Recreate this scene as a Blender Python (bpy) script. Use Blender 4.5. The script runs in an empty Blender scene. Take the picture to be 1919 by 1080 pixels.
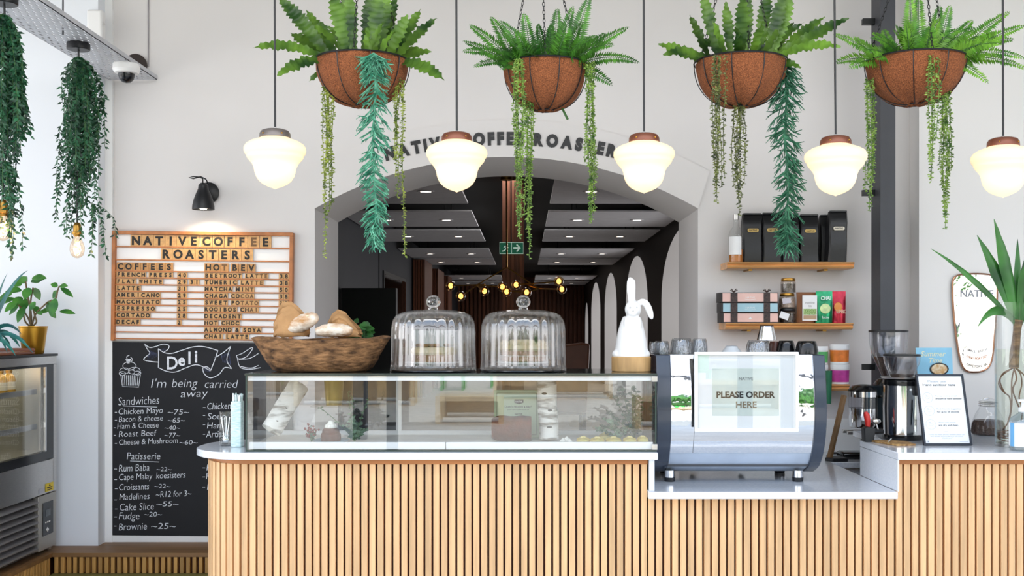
import bpy, bmesh, math, random
from mathutils import Vector, Matrix, Quaternion
SC = bpy.context.scene
COL = SC.collection
# ---------------------------------------------------------------- camera, world, sun, exposure
FPX, VX, VY, EYE = 2000.0, 984.0, 615.0, 1.5
cam = bpy.data.cameras.new('camera'); camo = bpy.data.objects.new('camera', cam); COL.objects.link(camo)
camo.location = (0, 0, EYE); camo.rotation_euler = (math.pi/2, 0, 0)
cam.sensor_width = 36.0; cam.sensor_fit = 'HORIZONTAL'; cam.lens = 36.0*FPX/1919.0
cam.shift_x = -(VX-959.5)/1919.0; cam.shift_y = (VY-540.0)/1919.0
cam.clip_start = 0.05; cam.clip_end = 300
SC.camera = camo
W = bpy.data.worlds.new('sky'); SC.world = W; W.use_nodes = True
_n = W.node_tree.nodes; _l = W.node_tree.links
_bg = _n['Background']; _bg.inputs['Strength'].default_value = 4.6
_tc = _n.new('ShaderNodeTexCoord'); _sx = _n.new('ShaderNodeSeparateXYZ'); _cr = _n.new('ShaderNodeValToRGB')
_l.new(_tc.outputs['Generated'], _sx.inputs[0]); _l.new(_sx.outputs['Z'], _cr.inputs[0]); _l.new(_cr.outputs[0], _bg.inputs[0])
_cr.color_ramp.elements[0].position = 0.0; _cr.color_ramp.elements[0].color = (1.55, 1.53, 1.53, 1)
_cr.color_ramp.elements[1].position = 0.6; _cr.color_ramp.elements[1].color = (0.50, 0.70, 1.0, 1)
def lamp(name, kind, loc, energy, color=(1, 1, 1), size=0.1, aim=None, **kw):
    d = bpy.data.lights.new(name, kind); d.energy = energy; d.color = color
    if kind == 'AREA':
        d.shape = 'RECTANGLE'; d.size = size[0]; d.size_y = size[1]
    elif kind == 'SUN': d.angle = size
    else: d.shadow_soft_size = size
    for k, v in kw.items(): setattr(d, k, v)
    o = bpy.data.objects.new(name, d); COL.objects.link(o); o.location = loc
    if aim is not None:
        o.rotation_euler = (Vector(aim)-Vector(loc)).to_track_quat('-Z', 'Y').to_euler()
    return o
lamp('sun', 'SUN', (0, 10, 20), 10.0, (1.0, 0.96, 0.91), 0.01, aim=(-4, -1.5, 0))
lamp('wall_fill_light', 'AREA', (0, 2.75, 3.4), 72, (1, .98, .95), (6, .3), aim=(0, 6, .3))  # added unseen area light, lifts the lower wall and counter
SC.view_settings.view_transform = 'Standard'; SC.view_settings.look = 'None'
SC.view_settings.exposure = -1.0; SC.view_settings.gamma = 1.0; SC.view_settings.use_curve_mapping = False
try:
    SC.cycles.use_denoising = True; SC.cycles.max_bounces = 10; SC.cycles.transparent_max_bounces = 24
    SC.cycles.diffuse_bounces = 4; SC.cycles.glossy_bounces = 5; SC.cycles.transmission_bounces = 6
    SC.cycles.caustics_reflective = False; SC.cycles.caustics_refractive = False
    SC.cycles.sample_clamp_indirect = 8.0
except Exception: pass
# ---------------------------------------------------------------- helpers
random.seed(7)
R = random.random
def U(a, b): return a+(b-a)*random.random()
def X(px, Y): return (px-VX)*Y/FPX
def Z(py, Y): return EYE+(VY-py)*Y/FPX
def P(px, py, Y): return Vector((X(px, Y), Y, Z(py, Y)))
def lerp(a, b, t): return a+(b-a)*t
def lin(c): return c/12.92 if c <= 0.04045 else ((c+0.055)/1.055)**2.4
def hx(s): s = s.lstrip('#'); return tuple(lin(int(s[i:i+2], 16)/255) for i in (0, 2, 4))+(1,)
class M:
    def __init__(s): s.v = []; s.f = []; s.mi = []; s.k = 0
    def add(s, v, f):
        b = len(s.v); s.v += [tuple(p) for p in v]; s.f += [tuple(b+i for i in q) for q in f]; s.mi += [s.k]*len(f); return s
    def box(s, x0, x1, y0, y1, z0, z1):
        v = [(x, y, z) for z in (z0, z1) for y in (y0, y1) for x in (x0, x1)]
        return s.add(v, [(0, 2, 3, 1), (4, 5, 7, 6), (0, 1, 5, 4), (2, 6, 7, 3), (0, 4, 6, 2), (1, 3, 7, 5)])
    def obox(s, c, sx, sy, sz, rot=None):
        v = []
        for z in (-.5, .5):
            for y in (-.5, .5):
                for x in (-.5, .5):
                    p = Vector((x*sx, y*sy, z*sz))
                    if rot is not None: p = rot @ p
                    v.append(Vector(c)+p)
        return s.add(v, [(0, 2, 3, 1), (4, 5, 7, 6), (0, 1, 5, 4), (2, 6, 7, 3), (0, 4, 6, 2), (1, 3, 7, 5)])
    def prism(s, poly, a0, a1, ax='y'):
        n = len(poly)
        def mk(p, a): return {'y': (p[0], a, p[1]), 'z': (p[0], p[1], a), 'x': (a, p[0], p[1])}[ax]
        v = [mk(p, a0) for p in poly]+[mk(p, a1) for p in poly]
        f = [tuple(range(n)), tuple(range(2*n-1, n-1, -1))]+[(i, (i+1) % n, n+(i+1) % n, n+i) for i in range(n)]
        return s.add(v, f)
    def lathe(s, prof, n=32, c=(0, 0, 0), sx=1, sy=1, fl=0, nf=0, close=False, jit=None):
        v = []; f = []
        for (r, z) in prof:
            for i in range(n):
                t = 2*math.pi*i/n; rr = r*(1+(fl*math.cos(nf*t) if fl else 0))
                p = [c[0]+rr*sx*math.cos(t), c[1]+rr*sy*math.sin(t), c[2]+z]
                if jit: p = jit(p, t, r, z)
                v.append(p)
        m = len(prof)
        for j in range(m-1 if not close else m):
            k = (j+1) % m
            for i in range(n):
                i2 = (i+1) % n; f.append((j*n+i, j*n+i2, k*n+i2, k*n+i))
        if not close:
            if prof[0][0] > 1e-6: f.append(tuple(range(n-1, -1, -1)))
            if prof[-1][0] > 1e-6: f.append(tuple((m-1)*n+i for i in range(n)))
        return s.add(v, f)
    def cyl(s, c, r, h, n=24): return s.lathe([(r, 0), (r, h)], n, c)
    def rod(s, a, b, r, n=8): return s.tube([a, b], r, n)
    def tube(s, pts, r, n=6, cap=True):
        pts = [Vector(p) for p in pts]; m = len(pts); v = []; f = []
        rs = r if isinstance(r, (list, tuple)) else [r]*m
        up = None
        for i, p in enumerate(pts):
            t = (pts[min(i+1, m-1)]-pts[max(i-1, 0)])
            if t.length < 1e-9: t = Vector((0, 0, 1))
            t.normalize()
            if up is None: up = Vector((0, 0, 1)) if abs(t.z) < 0.9 else Vector((1, 0, 0))
            a = t.cross(up)
            if a.length < 1e-6: a = t.orthogonal()
            a.normalize(); b = t.cross(a).normalized(); up = a.cross(t).normalized()
            for k in range(n):
                w = 2*math.pi*k/n; v.append(p+(a*math.cos(w)+b*math.sin(w))*rs[i])
        for i in range(m-1):
            for k in range(n):
                k2 = (k+1) % n; f.append((i*n+k, i*n+k2, (i+1)*n+k2, (i+1)*n+k))
        if cap: f += [tuple(range(n-1, -1, -1)), tuple((m-1)*n+k for k in range(n))]
        return s.add(v, f)
    def ell(s, c, r, n=16, m=10, rot=None):
        v = []; f = []
        for j in range(m+1):
            ph = math.pi*j/m
            for i in range(n):
                t = 2*math.pi*i/n
                p = Vector((r[0]*math.sin(ph)*math.cos(t), r[1]*math.sin(ph)*math.sin(t), r[2]*math.cos(ph)))
                if rot is not None: p = rot @ p
                v.append(Vector(c)+p)
        for j in range(m):
            for i in range(n):
                i2 = (i+1) % n; f.append((j*n+i, (j+1)*n+i, (j+1)*n+i2, j*n+i2))
        return s.add(v, f)
    def octa(s, c, a, b, d):      # little leaf bead: long axis a, width b, thickness d (vectors)
        c = Vector(c)
        return s.add([c, c+a*.5+b, c+a*.5-b, c+a*.5+d, c+a*.5-d, c+a], [(0, 1, 3), (0, 3, 2), (0, 2, 4), (0, 4, 1), (5, 3, 1), (5, 2, 3), (5, 4, 2), (5, 1, 4)])
    def ribbon(s, pts, w, y, closed=False):   # flat stroke facing -Y, pts (x,z)
        n = len(pts); v = []; f = []
        for i, p in enumerate(pts):
            a = pts[max(i-1, 0)] if not closed else pts[(i-1) % n]; b = pts[min(i+1, n-1)] if not closed else pts[(i+1) % n]
            dx, dz = b[0]-a[0], b[1]-a[1]; L = math.hypot(dx, dz) or 1; nx, nz = -dz/L*w/2, dx/L*w/2
            v += [(p[0]+nx, y, p[1]+nz), (p[0]-nx, y, p[1]-nz)]
        for i in range(n-1 if not closed else n):
            j = (i+1) % n; f.append((2*i, 2*i+1, 2*j+1, 2*j))
        return s.add(v, f)
    def text(s, t, size, x, y, z, al='L', fit=None, rot=0, shear=0, off=0, mtx=None):
        gv, gf, w = glyph(t, off)
        if not gv: return s
        sx = size if fit is None else fit/max(w, 1e-6)
        if size is None: size = sx
        x0 = {'L': 0, 'C': -w*sx/2, 'R': -w*sx}[al]; ca, sa = math.cos(rot), math.sin(rot); out = []
        for (a, b) in gv:
            u = a*sx+x0+b*size*shear; q = b*size
            u, q = u*ca-q*sa, u*sa+q*ca
            out.append((x+u, y, z+q) if mtx is None else mtx @ Vector((x+u, y, z+q)))
        return s.add(out, gf)
    def xf(s, mtx, i0=0):
        for i in range(i0, len(s.v)): s.v[i] = tuple(mtx @ Vector(s.v[i]))
        return s
_G = {}
def glyph(t, off=0):
    k = (t, off)
    if k not in _G:
        cu = bpy.data.curves.new('tmp', 'FONT'); cu.body = t; cu.resolution_u = 3; cu.offset = off; cu.fill_mode = 'FRONT'
        ob = bpy.data.objects.new('tmp', cu); me = ob.to_mesh()
        v = [(p.co.x, p.co.y) for p in me.vertices]; f = [tuple(q.vertices) for q in me.polygons]
        ob.to_mesh_clear(); bpy.data.objects.remove(ob); bpy.data.curves.remove(cu)
        if v:
            mn = min(a for a, b in v); w = max(a for a, b in v)-mn; v = [(a-mn, b) for a, b in v]
        else: w = 0.3
        _G[k] = (v, f, w)
    return _G[k]
ORG = {}
def org(o): return ORG.get(o.name, Vector((0, 0, 0)))
def build(name, m, mat, parent=None, local=False, ang=35, bev=0, smooth=True, mods=(), recalc=True):
    me = bpy.data.meshes.new(name)
    o_ = Vector((0, 0, 0)) if (parent is None or local) else org(parent)
    me.from_pydata([(a-o_.x, b-o_.y, c-o_.z) for a, b, c in m.v], [], m.f)
    mats = mat if isinstance(mat, (list, tuple)) else [mat]
    for q in mats: me.materials.append(q)
    if len(mats) > 1:
        for p, i in zip(me.polygons, m.mi): p.material_index = i
    if recalc:
        bm = bmesh.new(); bm.from_mesh(me); bmesh.ops.recalc_face_normals(bm, faces=bm.faces); bm.to_mesh(me); bm.free()
    if smooth:
        for p in me.polygons: p.use_smooth = True
        me.set_sharp_from_angle(angle=math.radians(ang))
    ob = bpy.data.objects.new(name, me); COL.objects.link(ob)
    if parent is not None: ob.parent = parent; ORG[ob.name] = o_ if not local else Vector((0, 0, 0))
    if bev:
        b = ob.modifiers.new('bevel', 'BEVEL'); b.width = bev; b.segments = 2; b.limit_method = 'ANGLE'; b.angle_limit = math.radians(50)
    for kind, kw in mods:
        b = ob.modifiers.new(kind.lower(), kind)
        for k, v in kw.items(): setattr(b, k, v)
    return ob
def tag(o, label, cat, group=None, kind=None):
    if label: o['label'] = label
    if cat: o['category'] = cat
    if group: o['group'] = group
    if kind: o['kind'] = kind
    return o
def thing(name, label, cat, loc=(0, 0, 0), group=None, rz=0):
    o = bpy.data.objects.new(name, None); COL.objects.link(o); o.location = loc; o.rotation_euler = (0, 0, rz); o.empty_display_size = 0.02
    ORG[o.name] = Vector(loc); return tag(o, label, cat, group)
def struct(name, m, mat, **kw):
    o = build(name, m, mat, **kw); o['kind'] = 'structure'; return o
def dup(root, loc, label=None, rz=None, group=None):
    r = root.copy(); COL.objects.link(r); r.location = loc; ORG[r.name] = Vector(loc)
    if rz is not None: r.rotation_euler = (0, 0, rz)
    if label: r['label'] = label
    if group: r['group'] = group
    for ch in list(root.children):
        c = ch.copy(); COL.objects.link(c); c.parent = r
        for g in list(ch.children):
            d = g.copy(); COL.objects.link(d); d.parent = c
    return r
# ---------------------------------------------------------------- materials
def newmat(name):
    m = bpy.data.materials.new(name); m.use_nodes = True; nt = m.node_tree; return m, nt.nodes, nt.links, nt.nodes['Principled BSDF']
def pm(name, col, rough=.5, metal=0, var=.06, scale=8, bump=0, bscale=40, stretch=None, col2=None, isl=0, coat=0, spec=None, emit=None, es=0, detail=3, contrast=(.35, .65)):
    m, n, l, b = newmat(name); c = hx(col)
    b.inputs['Roughness'].default_value = rough; b.inputs['Metallic'].default_value = metal
    if coat: b.inputs['Coat Weight'].default_value = coat; b.inputs['Coat Roughness'].default_value = .08
    if spec is not None: b.inputs['Specular IOR Level'].default_value = spec
    tc = n.new('ShaderNodeTexCoord'); mp = n.new('ShaderNodeMapping'); l.new(tc.outputs['Object'], mp.inputs[0])
    if stretch: mp.inputs['Scale'].default_value = stretch
    nz = n.new('ShaderNodeTexNoise'); nz.inputs['Scale'].default_value = scale; nz.inputs['Detail'].default_value = detail; l.new(mp.outputs[0], nz.inputs['Vector'])
    cr = n.new('ShaderNodeValToRGB'); l.new(nz.outputs['Fac'], cr.inputs[0])
    c2 = hx(col2) if col2 else tuple(min(1, x*(1+var)) for x in c[:3])+(1,)
    c1 = c if col2 else tuple(x*(1-var) for x in c[:3])+(1,)
    cr.color_ramp.elements[0].color = c1; cr.color_ramp.elements[1].color = c2
    cr.color_ramp.elements[0].position = contrast[0]; cr.color_ramp.elements[1].position = contrast[1]
    out = cr.outputs[0]
    if isl:
        ge = n.new('ShaderNodeNewGeometry'); hs = n.new('ShaderNodeHueSaturation'); mr = n.new('ShaderNodeMapRange')
        mr.inputs['To Min'].default_value = 1-isl; mr.inputs['To Max'].default_value = 1+isl
        l.new(ge.outputs['Random Per Island'], mr.inputs[0]); l.new(mr.outputs[0], hs.inputs['Value']); l.new(out, hs.inputs['Color']); out = hs.outputs[0]
    l.new(out, b.inputs['Base Color'])
    if bump:
        nb = n.new('ShaderNodeTexNoise'); nb.inputs['Scale'].default_value = bscale; nb.inputs['Detail'].default_value = 4; l.new(mp.outputs[0], nb.inputs['Vector'])
        bp = n.new('ShaderNodeBump'); bp.inputs['Strength'].default_value = bump; bp.inputs['Distance'].default_value = .01
        l.new(nb.outputs['Fac'], bp.inputs['Height']); l.new(bp.outputs[0], b.inputs['Normal'])
    if emit: b.inputs['Emission Color'].default_value = hx(emit); b.inputs['Emission Strength'].default_value = es
    return m
def glass(name, tint='#ffffff', base=.05, rough=0.0, k=.85, bump=0, bscale=30, stretch=None):
    m, n, l, b = newmat(name); n.remove(b); o = n['Material Output']
    tr = n.new('ShaderNodeBsdfTransparent'); tr.inputs[0].default_value = hx(tint)
    gl = n.new('ShaderNodeBsdfGlossy'); gl.inputs['Roughness'].default_value = rough
    lw = n.new('ShaderNodeLayerWeight'); lw.inputs[0].default_value = .5
    pw = n.new('ShaderNodeMath'); pw.operation = 'POWER'; pw.inputs[1].default_value = 4.0; l.new(lw.outputs['Facing'], pw.inputs[0])
    ma = n.new('ShaderNodeMath'); ma.operation = 'MULTIPLY_ADD'; ma.inputs[1].default_value = k; ma.inputs[2].default_value = base; ma.use_clamp = True; l.new(pw.outputs[0], ma.inputs[0])
    mx = n.new('ShaderNodeMixShader'); l.new(ma.outputs[0], mx.inputs[0]); l.new(tr.outputs[0], mx.inputs[1]); l.new(gl.outputs[0], mx.inputs[2]); l.new(mx.outputs[0], o.inputs[0])
    if bump:
        tc = n.new('ShaderNodeTexCoord'); mp = n.new('ShaderNodeMapping'); l.new(tc.outputs['Object'], mp.inputs[0])
        if stretch: mp.inputs['Scale'].default_value = stretch
        nb = n.new('ShaderNodeTexNoise'); nb.inputs['Scale'].default_value = bscale; l.new(mp.outputs[0], nb.inputs['Vector'])
        bp = n.new('ShaderNodeBump'); bp.inputs['Strength'].default_value = bump; bp.inputs['Distance'].default_value = .01
        l.new(nb.outputs['Fac'], bp.inputs['Height']); l.new(bp.outputs[0], gl.inputs['Normal']); l.new(bp.outputs[0], lw.inputs['Normal'])
    return m
def leafmat(name, c1, c2, isl=.25, scale=14, rough=.45, tr=.25):
    m, n, l, b = newmat(name); o = n['Material Output']
    ge = n.new('ShaderNodeNewGeometry'); tc = n.new('ShaderNodeTexCoord'); nz = n.new('ShaderNodeTexNoise'); nz.inputs['Scale'].default_value = scale
    l.new(tc.outputs['Object'], nz.inputs['Vector']); cr = n.new('ShaderNodeValToRGB'); l.new(nz.outputs['Fac'], cr.inputs[0])
    cr.color_ramp.elements[0].color = hx(c1); cr.color_ramp.elements[1].color = hx(c2); cr.color_ramp.elements[0].position = .35; cr.color_ramp.elements[1].position = .65
    hs = n.new('ShaderNodeHueSaturation'); mr = n.new('ShaderNodeMapRange'); mr.inputs['To Min'].default_value = 1-isl; mr.inputs['To Max'].default_value = 1+isl
    l.new(ge.outputs['Random Per Island'], mr.inputs[0]); l.new(mr.outputs[0], hs.inputs['Value']); l.new(cr.outputs[0], hs.inputs['Color'])
    l.new(hs.outputs[0], b.inputs['Base Color']); b.inputs['Roughness'].default_value = rough
    t = n.new('ShaderNodeBsdfTranslucent'); l.new(hs.outputs[0], t.inputs[0]); mx = n.new('ShaderNodeMixShader'); mx.inputs[0].default_value = tr
    l.new(b.outputs[0], mx.inputs[1]); l.new(t.outputs[0], mx.inputs[2]); l.new(mx.outputs[0], o.inputs[0]); return m
def emat(name, col, s):
    m, n, l, b = newmat(name); b.inputs['Base Color'].default_value = hx(col); b.inputs['Emission Color'].default_value = hx(col); b.inputs['Emission Strength'].default_value = s
    return m
WALL = pm('painted_plaster', '#dfdcdb', .7, var=.02, scale=1.5, bump=.03, bscale=6)
PIER = pm('daylight_tinted_pier', '#e8ecf2', .65, var=.015, scale=1.2, bump=.02, bscale=5)  # bluish daylight is mixed into the pier's white paint colour
WHITE = pm('white_paint', '#f1f1f0', .4, var=.01)
BLACK = pm('black_metal', '#131417', .42, var=.1)
BLACKG = pm('black_gloss_plastic', '#0c0d10', .18, var=.1)
STEELD = pm('dark_steel_paint', '#3d3f45', .5, var=.1, scale=5, bump=.05)
CEILM = pm('ceiling_paint', '#8b8987', .8, var=.02)
FLOORM = pm('concrete_floor', '#d2cdc6', .45, var=.08, scale=3)
OAK = pm('oak_slats', '#e4b785', .45, var=.14, scale=7, stretch=(6, 6, .35), isl=.13, bump=.05, bscale=20, detail=6)
OAKD = pm('oak_dark_backing', '#4e2410', .6, var=.15, scale=6)
OAKR = pm('oak_rail', '#b87640', .45, var=.15, scale=6, stretch=(.4, 4, 4))
OAKO = pm('weathered_step_wood', '#7d5a35', .5, var=.18, scale=5, stretch=(.5, 4, 4))
OAKS = pm('step_slats', '#b98a4a', .5, var=.2, scale=7, stretch=(5, 5, .5), isl=.22)
OLIVE = pm('olive_step_paint', '#6f6a38', .6, var=.1)
SHELFW = pm('shelf_wood', '#dba266', .3, var=.2, scale=9, stretch=(.5, 5, 5), detail=6)
FRAMEW = pm('menu_frame_wood', '#b4713f', .45, var=.2, scale=9, stretch=(2, 2, 2))
TILEW = pm('tile_plywood', '#cf9f66', .5, var=.12, scale=60, isl=.1)
TILEF = pm('tile_plywood_darker', '#bd8a52', .5, var=.12, scale=60, isl=.1)
INK = pm('black_ink', '#17130f', .6, var=.05)
INKF = pm('worn_ink', '#6d4d2c', .6, var=.1)
INKB = pm('navy_ink', '#2b2f55', .6, var=.1)
CHALKB = pm('chalkboard_black', '#15161b', .75, var=.2, scale=2.5, bump=.02)
CHALK = pm('white_chalk', '#cfd2d8', .9, var=.25, scale=90, contrast=(.2, .5))
CHALKS = pm('smudged_blue_chalk', '#5c6488', .9, var=.3, scale=60)
QUARTZ = pm('white_quartz', '#e3e8f0', .14, var=.03, scale=120, col2='#f0f3f8', coat=.5)  # slight blue tint stands in for bluish reflections on the white stone
STEEL = pm('brushed_steel', '#c9c6c2', .28, 1, var=.05, scale=30, stretch=(1, 1, 12))
CHROME = pm('mirror_chrome', '#f2f3f5', .03, 1, var=.01, bump=.35, bscale=4.5)
CHROME2 = pm('polished_steel', '#dfe0e2', .1, 1, var=.02)
NAVY = pm('blue_black_lacquer', '#2b3443', .25, var=.05, coat=.4)
GOLD = pm('gold_lacquer', '#b98a2e', .32, .85, var=.05)
BRASS = pm('aged_brass', '#a97f3d', .3, 1, var=.1)
COPPER = pm('brown_copper_cap', '#7b4a38', .4, .35, var=.12, scale=20)
GREYM = pm('galvanised_tray', '#c3c5ca', .45, .3, var=.06, scale=9)
COIR = pm('coir_fibre', '#63351a', .95, col2='#a4623a', scale=260, stretch=(1, 1, 1), bump=.9, bscale=160, detail=6)
GLASS = glass('clear_glass', '#fcfdfd', .035)
GLASSC = glass('case_glass', '#fcfdfd', .08, k=.85)
GLASSG = pm('green_glass_edge', '#35463f', .15, var=.1)
DOMEG, n_, l_, b_ = newmat('fluted_dome_glass')
b_.inputs['Transmission Weight'].default_value = 1; b_.inputs['Roughness'].default_value = .015; b_.inputs['IOR'].default_value = 1.5
_t = n_.new('ShaderNodeBsdfTransparent'); _m = n_.new('ShaderNodeMixShader'); _m.inputs[0].default_value = .28
l_.new(_t.outputs[0], _m.inputs[1]); l_.new(b_.outputs[0], _m.inputs[2])
_g = n_.new('ShaderNodeBsdfGlossy'); _g.inputs['Roughness'].default_value = .03; _m2 = n_.new('ShaderNodeMixShader'); _m2.inputs[0].default_value = .09
l_.new(_m.outputs[0], _m2.inputs[1]); l_.new(_g.outputs[0], _m2.inputs[2]); l_.new(_m2.outputs[0], n_['Material Output'].inputs[0])
TUMB = glass('tumbler_glass', '#e6e9ec', .14, .05, k=.9, bump=.6, bscale=30, stretch=(3, 3, .5))
PAPER = pm('white_paper', '#f0f1f2', .7, var=.01)
WATER = glass('water', '#fafcf7', .02, k=.5)
# ---------------------------------------------------------------- the setting
YW = 6.0
def arc2(cx, cz, r, a0, a1, n): return [(cx+r*math.cos(lerp(a0, a1, i/n)), cz+r*math.sin(lerp(a0, a1, i/n))) for i in range(n+1)]
ACX, ARC_R = X(949, YW), 713*YW/FPX
ACZ = Z(1008, YW); AH = math.asin(359/713)
inner = arc2(ACX, ACZ, ARC_R, math.pi/2-AH, math.pi/2+AH, 48)      # right spring to left spring
xr, zr_ = inner[0]; xl, zl_ = inner[-1]
XL, XR = X(200, YW), X(1705, YW)
m = M(); m.prism([(XL, 0), (XL, 3.6), (XR, 3.6), (XR, 0), (xr, 0)]+inner+[(xl, 0)], 6.0, 6.75)
struct('wall_back', m, WALL, ang=25)
m = M(); m.box(-6, XL, 5.88, 6.75, 0, 3.6); struct('wall_left', m, PIER)
m = M(); m.box(XR, 6.5, 5.86, 6.75, 0, 3.6); struct('wall_right', m, pm('white_painted_wall', '#e9e7e5', .65, var=.015, scale=1.2, bump=.02, bscale=5))
m = M(); m.box(XL, X(211, 5.98), 5.975, 6.0, .3, 3.6); struct('trim_1', m, WHITE)
m = M(); m.box(X(205, 5.97), -.9, 5.98, 6.0, .3, .36); struct('baseboard_back', m, WHITE)
m = M(); m.box(-6, 6.5, 1.6, 6.75, -.1, 0); struct('floor', m, FLOORM)
m = M(); m.box(-6, 6.5, 2.6, 6.75, 3.6, 3.8); struct('ceiling', m, CEILM)
m = M(); m.box(6.3, 6.5, 2.2, 5.86, 0, 3.6); struct('wall_right_side', m, WALL)
m = M(); m.box(1.898, 1.978, 5.70, 5.712, 0, 3.6).box(1.898, 1.978, 5.838, 5.85, 0, 3.6).box(1.898, 1.91, 5.712, 5.838, 0, 3.6)
struct('steel_column', m, STEELD)
for py in (41, 362, 688):
    m = M(); m.box(X(1616, 5.8), 1.9, 5.785, 5.815, Z(py+5.5, 5.8), Z(py-5.5, 5.8)); struct('column_bracket_beam', m, BLACK)
# platform along the wall and under the fridge
pl = thing('slatted_step', 'dark wooden step with slatted front under the chalkboard', 'step', (-1.7, 5.7, 0), 'slatted wooden steps')
m = M(); m.prism([(-2.52, 5.69), (-.9, 5.69), (-.9, 5.999), (XL+.001, 5.999), (XL+.001, 5.879), (-2.52, 5.879)], .278, .3, 'z'); build('step_top', m, OAKO, pl)
m = M(); m.box(-2.52, -.9, 5.722, 5.87, 0, .278).box(XL+.002, -.9, 5.87, 5.99, 0, .278); build('step_core', m, OAKD, pl)
m = M(); x = -2.512
while x < -.92: m.box(x, x+.02, 5.694, 5.722, .19, .277); x += .0335
build('slat', m, OAKS, pl, bev=.001)
pl = thing('slatted_step', 'dark wooden slatted step under the drinks fridge', 'step', (-2.9, 5, 0), 'slatted wooden steps')
m = M(); m.box(-3.3, -2.521, 4.2, 5.879, .278, .3); build('step_top', m, OAKO, pl)
m = M(); m.box(-3.28, -2.546, 4.22, 5.87, 0, .278); build('step_core', m, OAKD, pl)
m = M(); y = 4.24
while y < 5.68: m.box(-2.546, -2.522, y, y+.02, .0, .277); y += .0335
build('slat', m, OAKS, pl, bev=.001)
m = M(); m.box(-2.518, -.9, 5.35, 5.692, 0, .19)
tag(build('lower_step', m, OLIVE), 'olive painted lower step in front of the slatted wooden step', 'step')
# unseen posts and header added behind the camera for dark streaks in reflections
m = M()
for x in (-5.2, -3.9, -2.6, -1.3, 1.3, 2.6, 3.9, 5.2): m.box(x-.05, x+.05, -1.72, -1.6, -.05, 3.25)
m.box(-6, 6.5, -1.74, -1.58, 3.25, 3.4); struct('reflection_post_frame', m, STEELD)
# outside, a street scene invented for the reflections
DECK = pm('sunlit_deck', '#d6c7b0', .7, col2='#e8decd', scale=3, stretch=(.5, 6, 1))
m = M(); m.box(-40, 40, -60, 1.6, -.15, -.05); struct('ground_outside', m, DECK)
FAC = pm('street_facade', '#cfc8bd', .8, var=.05)
m = M(); m.box(-40, 40, -46, -45, 0, 4.2)
for i in range(-8, 9): m.box(i*4.4-.8, i*4.4+.8, -45, -44.9, 1, 3.4)
struct('wall_street_facade', m, FAC)
HEDGE = leafmat('street_trees', '#1d4a20', '#4d8a33', .3, 3)
m = M()
for i in range(26):
    c = (U(-22, 22), U(-42, -30), U(.8, 2.4)); m.ell(c, (U(1, 2.4), U(1, 2), U(.7, 1.3)), 10, 7)
for (x, y, h) in [(-15, -30, 6.5), (-11, -33, 7.5), (-7, -31, 5.5), (6, -32, 6.0), (11, -31, 7.0), (16, -33, 6.0)]:  # tall trees added to give the machine's mirror something green to reflect
    for i in range(7): m.ell((x+U(-1.6, 1.6), y+U(-1, 1), h*U(.55, 1)), (U(1, 1.8), U(1, 1.6), U(.8, 1.4)), 10, 7)
    m.rod((x, y, -.1), (x, y, h*.7), .16, 8)
o = struct('terrain_tree_backdrop', m, HEDGE)
BEIGE = pm('pale_timber', '#e0caa4', .6, var=.1); GREENP = pm('green_plastic', '#3fae49', .4)
for i, (x, y, w, h) in enumerate([(-3.4, -13, 2.4, .55), (.6, -15, 2.6, .6), (3.9, -12, 2.0, .5), (-.9, -9, 1.1, .4), (2.2, -8.2, 1.0, .45), (-6, -16, 2.2, .6)]):
    m = M(); m.box(x-w/2, x+w/2, y, y+.6, h-.08, h).box(x-w/2, x-w/2+.08, y, y+.6, -.05, h-.08).box(x+w/2-.08, x+w/2, y, y+.6, -.05, h-.08).box(x-w/2+.08, x+w/2-.08, y+.05, y+.1, .02, h-.08)
    struct('terrain_bench', m, BEIGE)
for (x, y) in [(-1.8, -18), (-.6, -19), (1.6, -18), (4.5, -19)]:
    m = M(); m.box(x-.3, x+.3, y, y+.5, .35, .42).box(x-.3, x+.3, y, y+.06, .42, .95)
    for a in (-.26, .26):
        for b_ in (.03, .45): m.box(x+a-.03, x+a+.03, y+b_-.03, y+b_+.03, -.05, .35)
    struct('terrain_chair', m, GREENP)
for x in (-2.3, 3.1):
    m = M(); m.box(x-.09, x+.09, -6.2, -6.02, -.05, 3.4); struct('outside_post_column', m, STEELD)
# ---------------------------------------------------------------- the hall beyond the arch
DARK = pm('hall_black_paint', '#0b0b0e', .7, var=.1); DARKW = pm('hall_charcoal_wall', '#26282f', .6, var=.08, scale=2); DARKB = pm('hall_brown_wall', '#1d1615', .6, var=.1)
HFL = pm('hall_floor', '#a59f99', .5, var=.1)
m = M(); m.box(-2.1, 4.6, 6.75, 31.2, .2, .3); struct('floor_hall', m, HFL)
m = M(); m.box(-2.1, 4.6, 6.75, 31.2, 2.98, 3.1); struct('ceiling_hall', m, DARK)
m = M(); m.box(-2.1, -1.95, 6.75, 31.2, .3, 2.98); struct('wall_hall_left', m, DARKW)
m = M(); m.box(-1.958, -1.94, 14.2, 14.24, .3, 2.98); struct('trim_2', m, DARK)
WSL = pm('dark_walnut_slats', '#6b3b24', .5, var=.25, scale=5, stretch=(4, 4, .4), isl=.25)
m = M(); x = -1.95
while x < 1.7: m.box(x, x+.07, 30.9, 31.0, .3, 2.98); x += .12
m.box(-2, 4.5, 31.0, 31.1, .3, 2.98); struct('wall_hall_far', m, WSL)
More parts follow.
